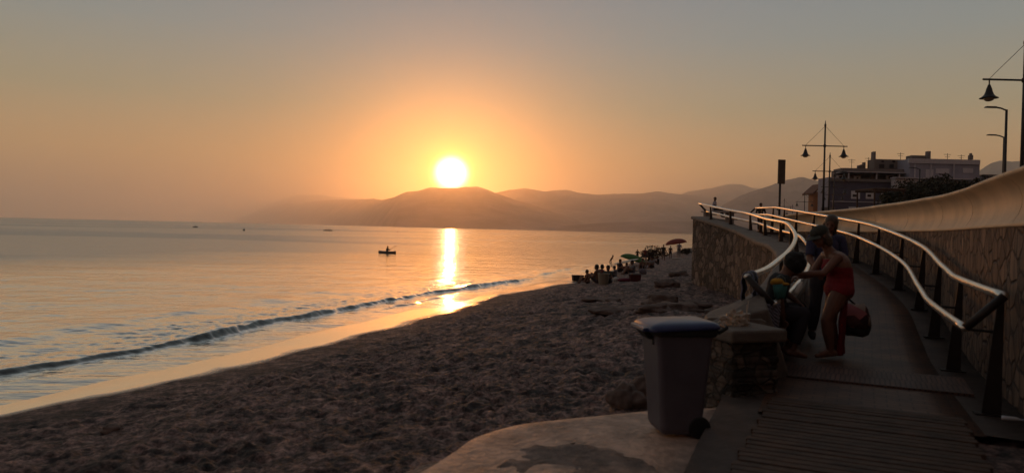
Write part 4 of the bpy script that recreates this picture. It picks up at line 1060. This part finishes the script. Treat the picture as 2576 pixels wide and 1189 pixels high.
# red sarong hanging behind her legs
def drape(name, m, top, bottom, width, n=26, k=14, amp=.03, seed=0, parent=None, thick=.004):
    """cloth hanging between a top line and a bottom line (world or local pts)"""
    a0, a1 = Vector(top[0]), Vector(top[1]); b0, b1 = Vector(bottom[0]), Vector(bottom[1]); nrm_ = (a1-a0).cross(b0-a0).normalized()
    vs = []
    for j in range(n):
        t = j/(n-1)
        for i in range(k):
            s = i/(k-1); p = a0.lerp(a1, s).lerp(b0.lerp(b1, s), t)
            f = math.sin(s*9+seed+t*1.5)*amp*(.3+t)+math.sin(s*23+seed*2)*amp*.35+mnoise.noise(Vector((s*3, t*3, seed)))*amp
            vs.append(p+nrm_*f)
    fs = [(j*k+i, j*k+i+1, (j+1)*k+i+1, (j+1)*k+i) for j in range(n-1) for i in range(k-1)]
    me = bpy.data.meshes.new(name); me.from_pydata([tuple(v) for v in vs], [], fs)
    for p in me.polygons: p.use_smooth = True
    me.materials.append(m); o = bpy.data.objects.new(name, me); COL.objects.link(o)
    if parent: o.parent = parent
    s_ = o.modifiers.new('t', 'SOLIDIFY'); s_.thickness = thick
    return o
drape('sarong', cloth('red_sarong', (.20, .010, .018)), [(.16, -.02, .80), (.27, .14, .78)], [(.12, -.02, .02), (.24, .16, .03)], 0, parent=wr, amp=.022)
pt = MB().ell((-.055, -.212, 1.085), (.012, .004, .012), 10, 8); pt.build('arm_patch', mat('white_patch', (.6, .6, .62), .5), wr, smooth=True)

# her beach bag
M_bagA = cloth('bag_black', (.014, .012, .013))
def bag_mat():
    m = bpy.data.materials.new('bag_print'); m.use_nodes = True; n = m.node_tree.nodes; l = m.node_tree.links; p = n['Principled BSDF']; p.inputs['Roughness'].default_value = .8
    t = n.new('ShaderNodeTexCoord'); v = n.new('ShaderNodeTexVoronoi'); v.inputs['Scale'].default_value = 9; l.new(t.outputs['Object'], v.inputs[0])
    r = n.new('ShaderNodeValToRGB'); r.color_ramp.interpolation = 'CONSTANT'; e_ = r.color_ramp.elements
    e_[0].color = (.05, .012, .018, 1); e_[1].position = .3; e_[1].color = (.40, .14, .16, 1)
    for ps, c in ((.5, (.42, .34, .22, 1)), (.62, (.10, .03, .03, 1)), (.85, (.36, .30, .26, 1))):
        q = e_.new(ps); q.color = c
    sc = n.new('ShaderNodeSeparateColor'); l.new(v.outputs['Color'], sc.inputs[0]); l.new(sc.outputs[0], r.inputs[0]); l.new(r.outputs[0], p.inputs['Base Color'])
    return m
bg_ = empty('beach_bag', (4.09, 8.78, .29), R(-12), 'patterned pink and cream beach bag with black base hanging beside the woman in red', 'bag')
rg = []
for z, a, b, o in ((0, .10, .06, .02), (.02, .15, .085, .02), (.10, .175, .105, .01), (.20, .165, .11, -.0), (.30, .15, .085, -.015), (.36, .12, .055, -.02)):
    rg.append([(o+a*math.cos(t)*(1+.06*math.sin(3*t+z*9)), b*math.sin(t), z+.02*math.sin(2*t+z*7)) for t in [2*math.pi*i/22 for i in range(22)]])
loft(rg[:3]).build('bag_base', M_bagA, bg_, smooth=True); loft([[(x*1.01, y*1.01, z) for x, y, z in r_] for r_ in rg[2:]]).build('bag_body', bag_mat(), bg_, smooth=True)
for s in (-1, 1): MB().tube([(-.11, s*.03, .34), (-.17, s*.02, .44), (-.235, .0, .505), (-.13, s*.02, .47), (.03, s*.03, .34)], .009, 6).build('strap', M_bagA, bg_, smooth=True)

# --- adult in navy behind her
JN = dict(pelvis=(.0, 0, .88), waist=(.0, -.01, 1.03), chest=(.0, -.02, 1.19), neck=(.01, -.04, 1.37), head=(.025, -.085, 1.50),
          shR=(-.19, -.02, 1.30), shL=(.20, .0, 1.30), elR=(-.235, -.08, 1.04), wrR=(-.20, -.26, .90), elL=(.25, -.03, 1.04), wrL=(.17, -.22, .93),
          hipR=(-.09, 0, .86), hipL=(.09, 0, .86), knR=(-.12, -.03, .47), knL=(.10, -.03, .47), anR=(-.14, .02, .08), anL=(.11, .02, .08), toeR=(-.19, -.14, .03), toeL=(.13, -.15, .03))
person('adult in a navy shirt and dark trousers standing directly behind the woman in red', (4.12, 9.72, .11), JN, (-.45, -.80, -.25),
       [('shirt', C_navy, {'torso': (.02, .97, lambda P: P[:, 2] < 1.40), 'arm': (0, .85)}, .014), ('trousers', C_dark, {'torso': (-1, .14), 'thigh': (0, 1), 'shin': (0, .93)}, .012),
        ('shoes', C_black, {'foot': (0, 1)}, .006)], hair=hair_bob, hairm=HAIRB, voxel=.0095)

# --- dark haired child seated on the end of the stone wall, leaning to the woman
JC = dict(pelvis=(-.02, 0, .12), waist=(-.04, 0, .27), chest=(.0, 0, .42), neck=(.07, -.02, .55), head=(.14, -.04, .64),
          shR=(.01, -.16, .48), shL=(.05, .15, .49), elR=(-.06, -.22, .26), wrR=(-.01, -.18, .06), elL=(.14, .17, .32), wrL=(.26, .10, .22),
          hipR=(-.0, -.085, .10), hipL=(-.0, .085, .10), knR=(.24, -.13, .12), knL=(.28, .11, .15), anR=(.12, -.13, -.30), anL=(.16, .11, -.30), toeR=(.26, -.15, -.355), toeL=(.30, .12, -.355))
person('dark haired child in black, hunched over beside the towel on the left handrail', (3.03, 8.36, .47), JC, (.62, -.10, -.78),
       [('shirt', C_black, {'torso': (.0, .95), 'arm': (0, .7)}, .012), ('trousers', C_dark, {'torso': (-1, .12), 'thigh': (0, 1), 'shin': (0, .8)}, .014)], skin=SKIN2, hair=hair_big, hairm=HAIRD, voxel=.0085)  # dark trousers added to put shade into the colour of the legs

# bottle held between them
bt = empty('drinking_bottle', (3.16, 8.22, .80), 0, 'small white bottle held out between the woman in red and the seated child', 'bottle')
MB().lathe([(.018, 0), (.030, .004), (.032, .03), (.032, .10), (.022, .135), (.014, .15), (.014, .165)], seg=16).build('bottle_body', mat('white_plastic', (.70, .66, .60), .35), bt, smooth=True)
MB().lathe([(.016, .162), (.017, .165), (.017, .19), (.014, .193)], seg=14).build('bottle_cap', mat('cap_grey', (.3, .3, .3), .4), bt)
bt.rotation_euler = (0, R(28), 0)

# towels and bags on the rail end
E0 = LC[0]; low0 = offset(LC, .27)[0]
def towel_over(name, label, cat, p0, p1, drop_a, drop_b, m, m2=None, amp=.012, seed=0, off=.05):
    """cloth hung over a bar from p0 to p1"""
    p0, p1 = Vector(p0), Vector(p1); ax = (p1-p0).normalized(); out = ax.cross(Vector((0, 0, 1))).normalized(); vs = []; k = 16; prof = []
    for q in range(10): prof.append((-off*(1+.2*math.sin(q)), -drop_a*(1-q/10)))
    for q in range(7):
        a = math.pi*q/6; prof.append((-off*math.cos(a), .045*math.sin(a)))
    for q in range(1, 11): prof.append((off*(1+.25*math.sin(q*1.3)), -drop_b*q/10))
    for j, (o_, z_) in enumerate(prof):
        for i in range(k):
            s = i/(k-1); p = p0.lerp(p1, s); f = math.sin(s*12+seed)*amp+mnoise.noise(Vector((s*4, j*.3, seed)))*amp
            sg = 1 if o_ > 0 else -1
            vs.append(p+out*(o_+sg*abs(f)*min(1, abs(z_)*8))+Vector((0, 0, z_+(f*.8 if j in (0, len(prof)-1) else 0))))
    fs = [(j*k+i, j*k+i+1, (j+1)*k+i+1, (j+1)*k+i) for j in range(len(prof)-1) for i in range(k-1)]
    me = bpy.data.meshes.new(name); me.from_pydata([tuple(v) for v in vs], [], fs)
    me.materials.append(m)
    if m2: me.materials.append(m2)
    for idx, p in enumerate(me.polygons):
        p.use_smooth = True
        i = idx % (k-1)
        if m2 and i in (0, 1, k-3, k-2, k-4): p.material_index = 1
    o = bpy.data.objects.new(name, me); COL.objects.link(o); s_ = o.modifiers.new('t', 'SOLIDIFY'); s_.thickness = .006
    return tag(o, label, cat)
C_tblack = cloth('towel_black', (.012, .012, .018)); C_tblue = cloth('towel_pale_blue', (.26, .28, .40))
up0 = Vector(LC[0]); upB = Vector(LC[2])
towel_over('towel', 'black towel with pale blue borders thrown over the near end of the left handrail', 'towel', up0.lerp(upB, .12)+Vector((0, 0, .0)), up0.lerp(upB, .95), .26, .22, C_tblack, C_tblue, seed=2)
# slanting bar: striped cloth hung from its low end
C_str = cloth('striped_cloth', (.16, .15, .19)); 
def stripe_mat():
    m = bpy.data.materials.new('striped_towel'); m.use_nodes = True; n = m.node_tree.nodes; l = m.node_tree.links; p = n['Principled BSDF']; p.inputs['Roughness'].default_value = .9
    t = n.new('ShaderNodeTexCoord'); w_ = n.new('ShaderNodeTexWave'); w_.inputs['Scale'].default_value = 14; w_.inputs['Distortion'].default_value = 1.5; w_.bands_direction = 'DIAGONAL'; l.new(t.outputs['Object'], w_.inputs[0])
    r = n.new('ShaderNodeValToRGB'); r.color_ramp.elements[0].color = (.03, .028, .035, 1); r.color_ramp.elements[1].color = (.24, .22, .26, 1); l.new(w_.outputs['Fac'], r.inputs[0]); l.new(r.outputs[0], p.inputs['Base Color']); return m
l0 = Vector(low0)-Vector((0, 0, .28))
o = drape('striped_towel', stripe_mat(), [l0+Vector((-.10, -.05, .01)), l0+Vector((.09, .03, .01))], [l0+Vector((-.06, -.08, -.30)), l0+Vector((.07, .0, -.33))], 0, amp=.018, seed=3)
tag(o, 'grey striped cloth dangling from the lower end of the left handrail', 'towel')
# teal bag with a yellow hat stuffed in it
tb = empty('tote_bag', (2.92, 8.02, .765), R(15), 'open teal tote bag hanging inside the left handrail, next to the seated child', 'tote bag')
tb.scale = (.82, .8, .78)
rg = []
for z, a, b in ((0, .055, .04), (.015, .075, .055), (.10, .095, .065), (.20, .115, .07)):
    rg.append([(a*math.cos(t)*(1+.05*math.sin(4*t)), b*math.sin(t)*(1+.07*math.cos(3*t)), z+.012*math.sin(3*t)) for t in [2*math.pi*i/20 for i in range(20)]])
loft(rg).build('bag_body', cloth('teal_cloth', (.045, .17, .155)), tb, smooth=True)
for s in (-1, 1): MB().tube([(-.08, s*.03, .19), (-.05, s*.02, .29), (.0, s*.01, .33), (.05, s*.02, .29), (.08, s*.03, .19)], .007, 6).build('strap', cloth('teal_strap', (.12, .16, .16)), tb, smooth=True)
mb = MB().ell((2.885, 8.01, .950), (.070, .055, .038), 18, 12); mb.ell((2.955, 8.0, .925), (.062, .045, .018), 12, 8); mb.ell((2.85, 8.02, .935), (.04, .04, .03), 10, 6)
ym = remesh(mb, .008, 2); ym.materials.clear(); ym.materials.append(cloth('yellow_cloth', (.50, .25, .02))); yo = bpy.data.objects.new('yellow_hat', ym); COL.objects.link(yo)
tag(yo, 'bright yellow cap stuffed into the mouth of the teal tote bag', 'hat')
# crumpled plastic bag on the pillar
bm = bmesh.new(); bmesh.ops.create_icosphere(bm, subdivisions=4, radius=1)
for q in bm.verts:
    c = q.co; f = 1+.55*mnoise.noise(c*2.2)+.35*mnoise.noise(c*5+Vector((3, 0, 0)))+.15*mnoise.noise(c*11)
    q.co = Vector((c.x*.115, c.y*.08, max(-.055, c.z*.085)))*1.0*f if c.z > -.5 else Vector((c.x*.115*f, c.y*.08*f, -.035))
me = bpy.data.meshes.new('plastic_bag'); bm.to_mesh(me); bm.free(); 
mpl = mat('crinkled_plastic', (.62, .50, .40), .18, bump=.8, bscale=30); mpl.node_tree.nodes['Principled BSDF'].inputs['Transmission Weight'].default_value = .45
me.materials.append(mpl); o = bpy.data.objects.new('plastic_bag', me); COL.objects.link(o); o.location = (2.12, 6.98, .59+.05-.01)
tag(o, 'crumpled clear plastic bag glinting on the cap of the stone pillar', 'plastic bag')
cu = empty('paper_cup', (2.24, 7.02, .592), 0, 'small pale cup with two straws beside the crumpled plastic bag', 'cup')
MB().lathe([(.028, 0), (.030, .002), (.040, .105), (.042, .11), (.038, .108)], seg=18).build('cup_body', mat('pale_cup', (.45, .36, .30), .5), cu, smooth=True)
for s in (-1, 1): MB().tube([(.0, .0, .02), (.015+.01*s, .01*s, .21+.02*s)], .0035, 6).build('straw', mat('straw_white', (.6, .5, .42), .4), cu)

# litter by the sea wall
lt = empty('plastic_bottle', at_z(2546, 1052, .03), R(-30), 'crushed white plastic bottle lying at the foot of the sea wall by the last post', 'bottle')
mb = MB().tube([(-.09, 0, .0), (-.06, 0, .0), (.03, 0, .004), (.07, 0, .0), (.09, 0, 0)], [.020, .022, .018, .010, .009], 12); mb.build('bottle_body', mat('litter_white', (.55, .56, .60), .3), lt, smooth=True)
lt.scale = (.8, .8, .8); MB().tube([(.088, 0, 0), (.104, 0, 0)], .011, 12).build('bottle_cap', mat('litter_cap', (.3, .35, .45), .4), lt)

# --- people at the top of the ramp
p = at_y(1796, 545, 35.0)
sit = dict(pelvis=(0, 0, .10), waist=(.0, .0, .24), chest=(.02, 0, .40), neck=(.02, 0, .57), head=(.03, 0, .70),
           shR=(.02, -.17, .50), shL=(.02, .17, .50), elR=(-.05, -.22, .26), wrR=(.14, -.19, .14), elL=(.0, .22, .25), wrL=(.18, .14, .16),
           hipR=(.02, -.09, .09), hipL=(.02, .09, .09), knR=(.42, -.10, .10), knL=(.42, .11, .10), anR=(.50, -.1, -.30), anL=(.50, .1, -.30), toeR=(.62, -.12, -.36), toeL=(.62, .12, -.36))
C_white = cloth('white_shirt', (.42, .38, .42))
bz = at_y(1796, 529, 35.0).z-.02
person('person in a pale shirt seated on the bench above the stone wall', (p.x, 35.0, bz), sit, (-.5, -.8, .1),
       [('shirt', C_white, {'torso': (.0, .95), 'arm': (0, .7)}, .014), ('trousers', C_dark, {'torso': (-1, .12), 'thigh': (0, 1), 'shin': (0, .9)}, .014)], skin=SKIN2, hair=hair_short, voxel=.018, k=.80, fingers=False, face_detail=False)
be = empty('bench', (p.x+.22, 35.0, 1.56), 0, 'white topped stone bench with a person sitting on it, above the stone wall', 'bench')
hB = bz-1.56
MB().box((0, 0, hB-.04), (1.55, .62, .09)).build('seat', mat('bench_white', (.42, .38, .36), .7), be, bevel=.02)
for s in (-1, 1): MB().box((s*.52, 0, (hB-.085)/2), (.30, .45, hB-.085)).build('leg', M_greyb, be, bevel=.02)
p = at_y(1914, 511, 44)
st = dict(pelvis=(0, 0, .90), waist=(0, 0, 1.05), chest=(0, 0, 1.22), neck=(0, -.02, 1.42), head=(0, -.03, 1.56), shR=(-.19, 0, 1.34), shL=(.19, 0, 1.34), elR=(-.27, -.04, 1.10), wrR=(-.19, -.18, 1.0),
          elL=(.27, -.04, 1.10), wrL=(.19, -.18, 1.0), hipR=(-.09, 0, .88), hipL=(.09, 0, .88), knR=(-.10, -.02, .48), knL=(.10, -.02, .48), anR=(-.11, .02, .08), anL=(.11, .02, .08), toeR=(-.14, -.15, .03), toeL=(.14, -.15, .03))
person('person in black standing with elbows out behind the top of the right handrail', (p.x, 44, p.z-1.66), st, (0, -1, 0),
       [('shirt', C_black, {'torso': (.02, .95), 'arm': (0, 1)}, .014), ('trousers', C_dark, {'torso': (-1, .14), 'thigh': (0, 1), 'shin': (0, .93)}, .012)], skin=SKIN2, hair=hair_short, voxel=.02, fingers=False, face_detail=False)
pl_ = MB().prism([(12.8, 42.5), (20, 42.5), (24, 58), (18, 58)], 1.0, p.z-1.66).build('upper_terrace', M_dconc); pl_['kind'] = 'structure'

# --- beachgoers by the waterline
def seated(label, u, v, face, shirt, legs=None, k=1.0, lean=0.0, skin=SKIN2, hair=hair_short, dx=0):
    p = hit(u, v); a = math.atan2(face[1], face[0])
    J = dict(pelvis=(0, 0, .11), waist=(-.02+lean*.2, 0, .25), chest=(-.01+lean*.5, 0, .41), neck=(.03+lean*.8, 0, .57), head=(.07+lean, 0, .70),
             shR=(.0+lean*.6, -.17, .50), shL=(lean*.6, .17, .50), elR=(.12+lean*.4, -.21, .29), wrR=(.32, -.14, .34), elL=(.12+lean*.4, .21, .29), wrL=(.32, .12, .32),
             hipR=(.02, -.09, .10), hipL=(.02, .09, .10), knR=(.36, -.13, .40), knL=(.38, .13, .38), anR=(.52, -.12, .08), anL=(.55, .12, .08), toeR=(.66, -.14, .03), toeL=(.69, .14, .03))
    return person(label, (p.x, p.y, p.z-.01), J, (1, 0, -.1), [('shirt', shirt, {'torso': (.0, .95), 'arm': (0, .6)}, .014), ('shorts', legs or C_dark, {'torso': (-1, .14), 'thigh': (0, .7)}, .014)],
                  skin=skin, hair=hair, voxel=.02, k=k, rz=a, group='people sitting on the far beach', fingers=False, face_detail=False)
C_teal = cloth('dull_teal_shirt', (.05, .07, .07)); C_tan = cloth('tan_shirt', (.15, .08, .05)); C_grey = cloth('grey_shirt', (.17, .16, .17))
seated('leftmost seated beachgoer, in maroon, beside the dark low box', 1478, 713, (-.9, -.3), C_maroon, k=.8)
seated('tallest seated beachgoer of the waterline group, in tan', 1503, 712, (-.8, .5), C_tan, k=1.05)
seated('seated beachgoer in maroon just behind the one in tan', 1512, 704, (.8, .4), C_maroon, k=1.0)
seated('seated beachgoer in dull teal right of the cream bucket', 1530, 712, (-.5, -.8), C_teal, k=1.0)
seated('lone seated beachgoer with arms forward, left of the white board', 1558, 684, (.6, -.7), C_dark, k=1.0)
seated('seated beachgoer in grey under the edge of the green parasol', 1592, 690, (-.9, -.1), C_grey, k=1.0)
seated('seated beachgoer in maroon behind the red handled cool box', 1575, 688, (.4, -.8), C_maroon, k=.85)
seated('rightmost beachgoer, in pale grey, beyond the striped bag', 1640, 674, (-.7, -.6), C_grey, k=.95)
seated('small seated beachgoer in grey between the ball and the white board', 1547, 697, (-.8, .3), C_grey, k=.8)
seated('seated beachgoer in tan right of the green parasol, near the ragged bush', 1616, 676, (-.4, -.9), C_tan, k=.85)
seated('seated beachgoer in black below the ragged dark bush', 1655, 664, (-.9, .2), C_black, k=.8)
for (u, v, k, lab, cl) in [(1668, 655, .8, 'small upright beachgoer in black just right of the ragged dark bush', C_black), (1622, 662, .75, 'small upright beachgoer in maroon between the green parasol and the ragged bush', C_maroon),
                      (1686, 650, .7, 'small upright beachgoer in dark clothes left of the red parasol', C_dark)]:
    q = hit(u, v)
    person(lab, (q.x, q.y, q.z), dict(pelvis=(0, 0, .90), waist=(0, 0, 1.05), chest=(0, 0, 1.22), neck=(0, -.02, 1.42), head=(0, -.03, 1.56), shR=(-.18, 0, 1.34), shL=(.18, 0, 1.34), elR=(-.24, 0, 1.08), wrR=(-.22, -.08, .86),
           elL=(.25, 0, 1.08), wrL=(.30, -.10, .88), hipR=(-.09, 0, .88), hipL=(.09, 0, .88), knR=(-.10, -.02, .48), knL=(.12, .04, .48), anR=(-.11, .02, .08), anL=(.16, .10, .08), toeR=(-.14, -.12, .03), toeL=(.20, -.04, .03)), (-.5, -.8, 0),
           [('shirt', cl, {'torso': (.02, .95), 'arm': (0, .5)}, .014), ('shorts', C_dark, {'torso': (-1, .14), 'thigh': (0, .7)}, .014)], skin=SKIN2, hair=hair_short, voxel=.02, k=k, fingers=False, face_detail=False)
# wader near the green parasol
JB = dict(pelvis=(0, 0, .55), waist=(.05, 0, .64), chest=(.12, 0, .74), neck=(.18, 0, .86), head=(.20, 0, .97), shR=(.13, -.13, .80), shL=(.13, .13, .80), elR=(.10, -.16, .60), wrR=(.02, -.12, .46),
          elL=(.02, .16, .60), wrL=(-.14, .10, .48), hipR=(0, -.07, .53), hipL=(0, .07, .53), knR=(-.08, -.08, .30), knL=(-.18, .08, .30), anR=(-.02, -.08, .05), anL=(-.30, .08, .07), toeR=(.10, -.08, .02), toeL=(-.2, .08, .02))
p = at_z(1538, 661, SEA-.05)
person('small dark child wading at the water edge above the seated group', p, JB, (.8, -.4, 0), [('swimsuit', C_black, {'torso': (0, .9), 'thigh': (0, .4)}, .012)], skin=SKIN2, hair=hair_short, voxel=.02, k=.62, fingers=False, face_detail=False)
p = hit(1603, 655)
person('dark standing figure just behind the top of the green parasol', (p.x, p.y, p.z), st, (-.6, -.8, 0), [('shirt', C_black, {'torso': (.02, .95), 'arm': (0, 1)}, .014), ('trousers', C_dark, {'torso': (-1, .14), 'thigh': (0, 1)}, .012)], skin=SKIN2, hair=hair_short, voxel=.02, k=.62, fingers=False, face_detail=False)
p = hit(1708, 644)
person('figure in pale clothes under the red parasol', (p.x, p.y, p.z), st, (-.6, -.8, 0), [('shirt', C_white, {'torso': (.02, .95), 'arm': (0, 1)}, .02), ('trousers', C_grey, {'torso': (-1, .14), 'thigh': (0, 1)}, .02)], skin=SKIN2, hair=hair_short, voxel=.022, k=.85, fingers=False, face_detail=False)

def parasol(label, u, v, h, r, col, tilt, rz=0):
    p = hit(u, v); t = empty('parasol', p, rz, label, 'parasol')
    MB().tube([(0, 0, -.1), (math.sin(tilt)*h*.5, 0, h*.5*math.cos(tilt)), (math.sin(tilt)*h, 0, h*math.cos(tilt))], .02, 8).build('pole', M_steel, t, smooth=True)
    mb = MB(); n = 24; rings_ = []
    ax = Vector((math.sin(tilt), 0, math.cos(tilt))); sx = Vector((math.cos(tilt), 0, -math.sin(tilt))); sy = Vector((0, 1, 0)); top = ax*h
    for q in range(8):
        f = q/7; rr_ = max(.01, r*math.sin(f*math.pi/2*.92)); dz = -r*.42*(1-math.cos(f*math.pi/2))
        rings_.append([tuple(top+ax*(dz-.03*(f**2)*(abs(math.sin(4*a_)))*r)+sx*(rr_*math.cos(a_))+sy*(rr_*math.sin(a_))) for a_ in [2*math.pi*i/n for i in range(n)]])
    vs = [v_ for r_ in rings_ for v_ in r_]; fs = [(i*n+j, i*n+(j+1) % n, (i+1)*n+(j+1) % n, (i+1)*n+j) for i in range(7) for j in range(n)]
    mb.add(vs, fs); c = mb.build('canopy', col, t, smooth=True); s_ = c.modifiers.new('t', 'SOLIDIFY'); s_.thickness = .008
    return t
parasol('green parasol tipped low over the beachgoers', 1589, 668, .85, 1.05, cloth('green_canvas', (.045, .13, .025)), .30)
parasol('red parasol standing near the stone wall corner, over a pale figure', 1706, 645, 1.75, 1.05, cloth('red_canvas', (.20, .025, .018)), -.18)
def thing_mb(name, label, cat, mb, m, u, v, bevel=.01, rz=0, smooth=False, dz=0):
    p = hit(u, v); o = mb.build(name, m, None, bevel=bevel, smooth=smooth); o.location = (p.x, p.y, p.z+dz); o.rotation_euler = (0, 0, rz); return tag(o, label, cat)
thing_mb('storage_box', 'low dark box at the far left of the beachgoers', 'box', loft([rrect(-.26, .26, -.15, .15, 0, .03), rrect(-.28, .28, -.17, .17, .24, .03), rrect(-.30, .30, -.19, .19, .25, .03), rrect(-.29, .29, -.18, .18, .29, .03)]), C_dark, 1453, 706, rz=.2)
thing_mb('bucket', 'cream coloured bucket standing in front of the beachgoers', 'bucket', MB().lathe([(.19, 0), (.20, .01), (.24, .44), (.26, .45), (.26, .47), (.22, .47), (.18, .05)], seg=20), mat('cream_plastic', (.22, .19, .14), .5), 1518, 716, smooth=False, bevel=0)
cbx = hit(1597, 706); cbo = empty('cool_box', cbx, .1, 'dark red cool box with pale lid and handle on the sand below the green parasol', 'cool box')
loft([rrect(-.22, .22, -.14, .14, 0, .03), rrect(-.25, .25, -.16, .16, .30, .03)]).build('box_body', cloth('dark_red', (.10, .02, .022)), cbo, bevel=.01)
loft([rrect(-.265, .265, -.175, .175, .30, .03), rrect(-.25, .25, -.16, .16, .36, .03)]).build('lid', C_grey, cbo, bevel=.01)
MB().tube([(-.26, 0, .25), (-.25, 0, .44), (0, 0, .48), (.25, 0, .44), (.26, 0, .25)], .015, 8).build('handle', M_rub, cbo, smooth=True)
thing_mb('bag', 'pale striped bag catching the sun between cool box and bushes', 'bag', loft([rrect(-.15, .15, -.09, .09, 0, .04), rrect(-.20, .20, -.12, .12, .08, .05), rrect(-.18, .18, -.11, .11, .24, .05), rrect(-.10, .10, -.05, .05, .32, .03)]), stripe_mat(), 1617, 689, bevel=0, smooth=True)
thing_mb('ball', 'small white ball on the sand right of the teal beachgoer', 'ball', MB().ell((0, 0, .11), (.12, .12, .12), 18, 12), mat('white_ball', (.5, .48, .44), .4), 1549, 708, bevel=0, smooth=True)
thing_mb('towel', 'crumpled red towel lying on the sand between ball and cool box', 'towel', leafcloud((0, 0, .05), (.3, .2, .1), 1, .01, 1) if False else MB().ell((0, 0, .04), (.30, .20, .09), 16, 8).ell((.18, .05, .06), (.16, .14, .08), 12, 8).ell((-.2, .0, .03), (.15, .12, .06), 12, 8), cloth('red_towel', (.16, .012, .04)), 1573, 707, bevel=0, smooth=True)
bo = thing_mb('surfboard', 'cream board lying flat in front of the green parasol', 'board', MB().ell((0, 0, .05), (1.05, .28, .045), 26, 10), mat('board_cream', (.50, .44, .34), .4), 1574, 672, bevel=0, smooth=True, rz=.25)
bo.rotation_euler = (R(6), R(-12), .35); bo.location.z += .35
thing_mb('surfboard', 'pale board lying on the sand just below the red parasol', 'board', MB().ell((0, 0, .05), (.55, .2, .05), 24, 10), mat('board_pale', (.45, .36, .28), .4), 1703, 652, bevel=0, smooth=True, rz=.1)

# --- kayak, boats and buoys
M_hull = mat('kayak_hull', (.05, .03, .028), .4)
p = at_z(974, 637, SEA); ky = empty('kayak', (p.x, p.y, SEA), R(-25), 'low dark kayak on the calm water left of the sun glitter, carrying a paddler', 'kayak')
rg = []
for i in range(15):
    t = i/14*2-1; w = .33*(1-abs(t)**2.6)+.01; hh = .16*(1-abs(t)**3)+.02+.10*abs(t)**3
    rg.append([(t*1.02, w*.85*math.cos(a), (-.06 if math.sin(a) < 0 else .04+.1*abs(t)**3)+hh*math.sin(a)) for a in [2*math.pi*q/12 for q in range(12)]])
loft(rg).build('hull', M_hull, ky, smooth=True)
JK = dict(pelvis=(0, 0, .12), waist=(0, 0, .26), chest=(.03, 0, .42), neck=(.05, 0, .58), head=(.08, 0, .71), shR=(.03, -.18, .51), shL=(.03, .18, .51), elR=(.15, -.26, .32), wrR=(.36, -.2, .40), elL=(.12, .26, .34), wrL=(.34, .22, .52),
          hipR=(.03, -.09, .11), hipL=(.03, .09, .11), knR=(.42, -.10, .20), knL=(.42, .1, .20), anR=(.78, -.08, .10), anL=(.78, .08, .10), toeR=(.85, -.08, .2), toeL=(.85, .08, .2))
person('paddler in dark clothes sitting in the kayak', (p.x, p.y, SEA+.0), JK, (1, 0, 0), [('shirt', C_black, {'torso': (0, .95), 'arm': (0, 1)}, .014), ('shorts', C_dark, {'thigh': (0, .8)}, .014)], skin=SKIN2, hair=hair_short, voxel=.02, k=.88, rz=R(-25), fingers=False, face_detail=False)
pd_ = empty('paddle', (p.x, p.y, SEA), R(-25), 'thin double bladed paddle held across the kayak by the paddler', 'paddle')
MB().tube([(.34, -.80, .18), (.34, .80, .66)], .015, 6).build('shaft', M_lamp, pd_)
for s in (-1, 1): MB().ell((.34, s*.90, .42+s*.27), (.08, .17, .03), 10, 6).build('blade', M_lamp, pd_, smooth=True)
def boat(label, u, v, L, rz, crew, cat='boat'):
    p = at_z(u, v, SEA); b = empty('boat', (p.x, p.y, SEA), rz, label, cat); rg = []
    for i in range(13):
        t = i/12*2-1; w = .5*(1-abs(t)**3)*(1 if t < 0 else 1-.3*t)+.02
        rg.append([(t*L/2, w*math.cos(a), .12+(.28+.12*max(0, t))*math.sin(a)*(1 if math.sin(a) < 0 else .9)) for a in [2*math.pi*q/12 for q in range(12)]])
    loft(rg).build('hull', M_hull, b, smooth=True)
    MB().box((-L*.1, 0, .42), (.35, .9, .05)).build('thwart', M_hull, b)
    for i, (cx, lb_) in enumerate(crew):
        q = Vector((p.x+cx*math.cos(rz), p.y+cx*math.sin(rz), SEA+.30))
        person(lb_, q, {k_: v_ for k_, v_ in sit.items()}, (1, 0, 0), [('shirt', C_black, {'torso': (0, .95), 'arm': (0, 1)}, .014)], skin=SKIN2, hair=hair_short, voxel=.035, rz=rz, fingers=False, face_detail=False)
    return b
boat('tiny dark boat with one upright rower, leftmost on the horizon', 491, 572, 2.3, R(40), [(0, 'rower sitting upright in the leftmost tiny boat')])
boat('long low dark boat on the horizon between the leftmost boat and the glitter', 825, 580.5, 3.9, R(5), [(-.8, 'rear crew member in the long low boat'), (.5, 'front crew member in the long low boat')])
def buoy(label, u, v, s, c):
    p = at_z(u, v, SEA); b = empty('buoy', (p.x, p.y, SEA), 0, label, 'buoy')
    MB().lathe([(.05*s, -.2*s), (.4*s, -.05*s), (.48*s, .15*s), (.4*s, .4*s), (.16*s, .62*s), (.10*s, .95*s), (.03*s, 1.0*s)], seg=16).build('float', c, b, smooth=True)
    MB().tube([(0, 0, .95*s), (0, 0, 1.25*s)], .05*s, 6).build('mast', M_lamp, b)
buoy('grey buoy right of the leftmost tiny boat', 614, 580, .85, mat('buoy_grey', (.12, .11, .10), .6))
buoy('small red buoy just left of the sun glitter', 1000, 583.5, .6, mat('buoy_red', (.22, .07, .05), .6))
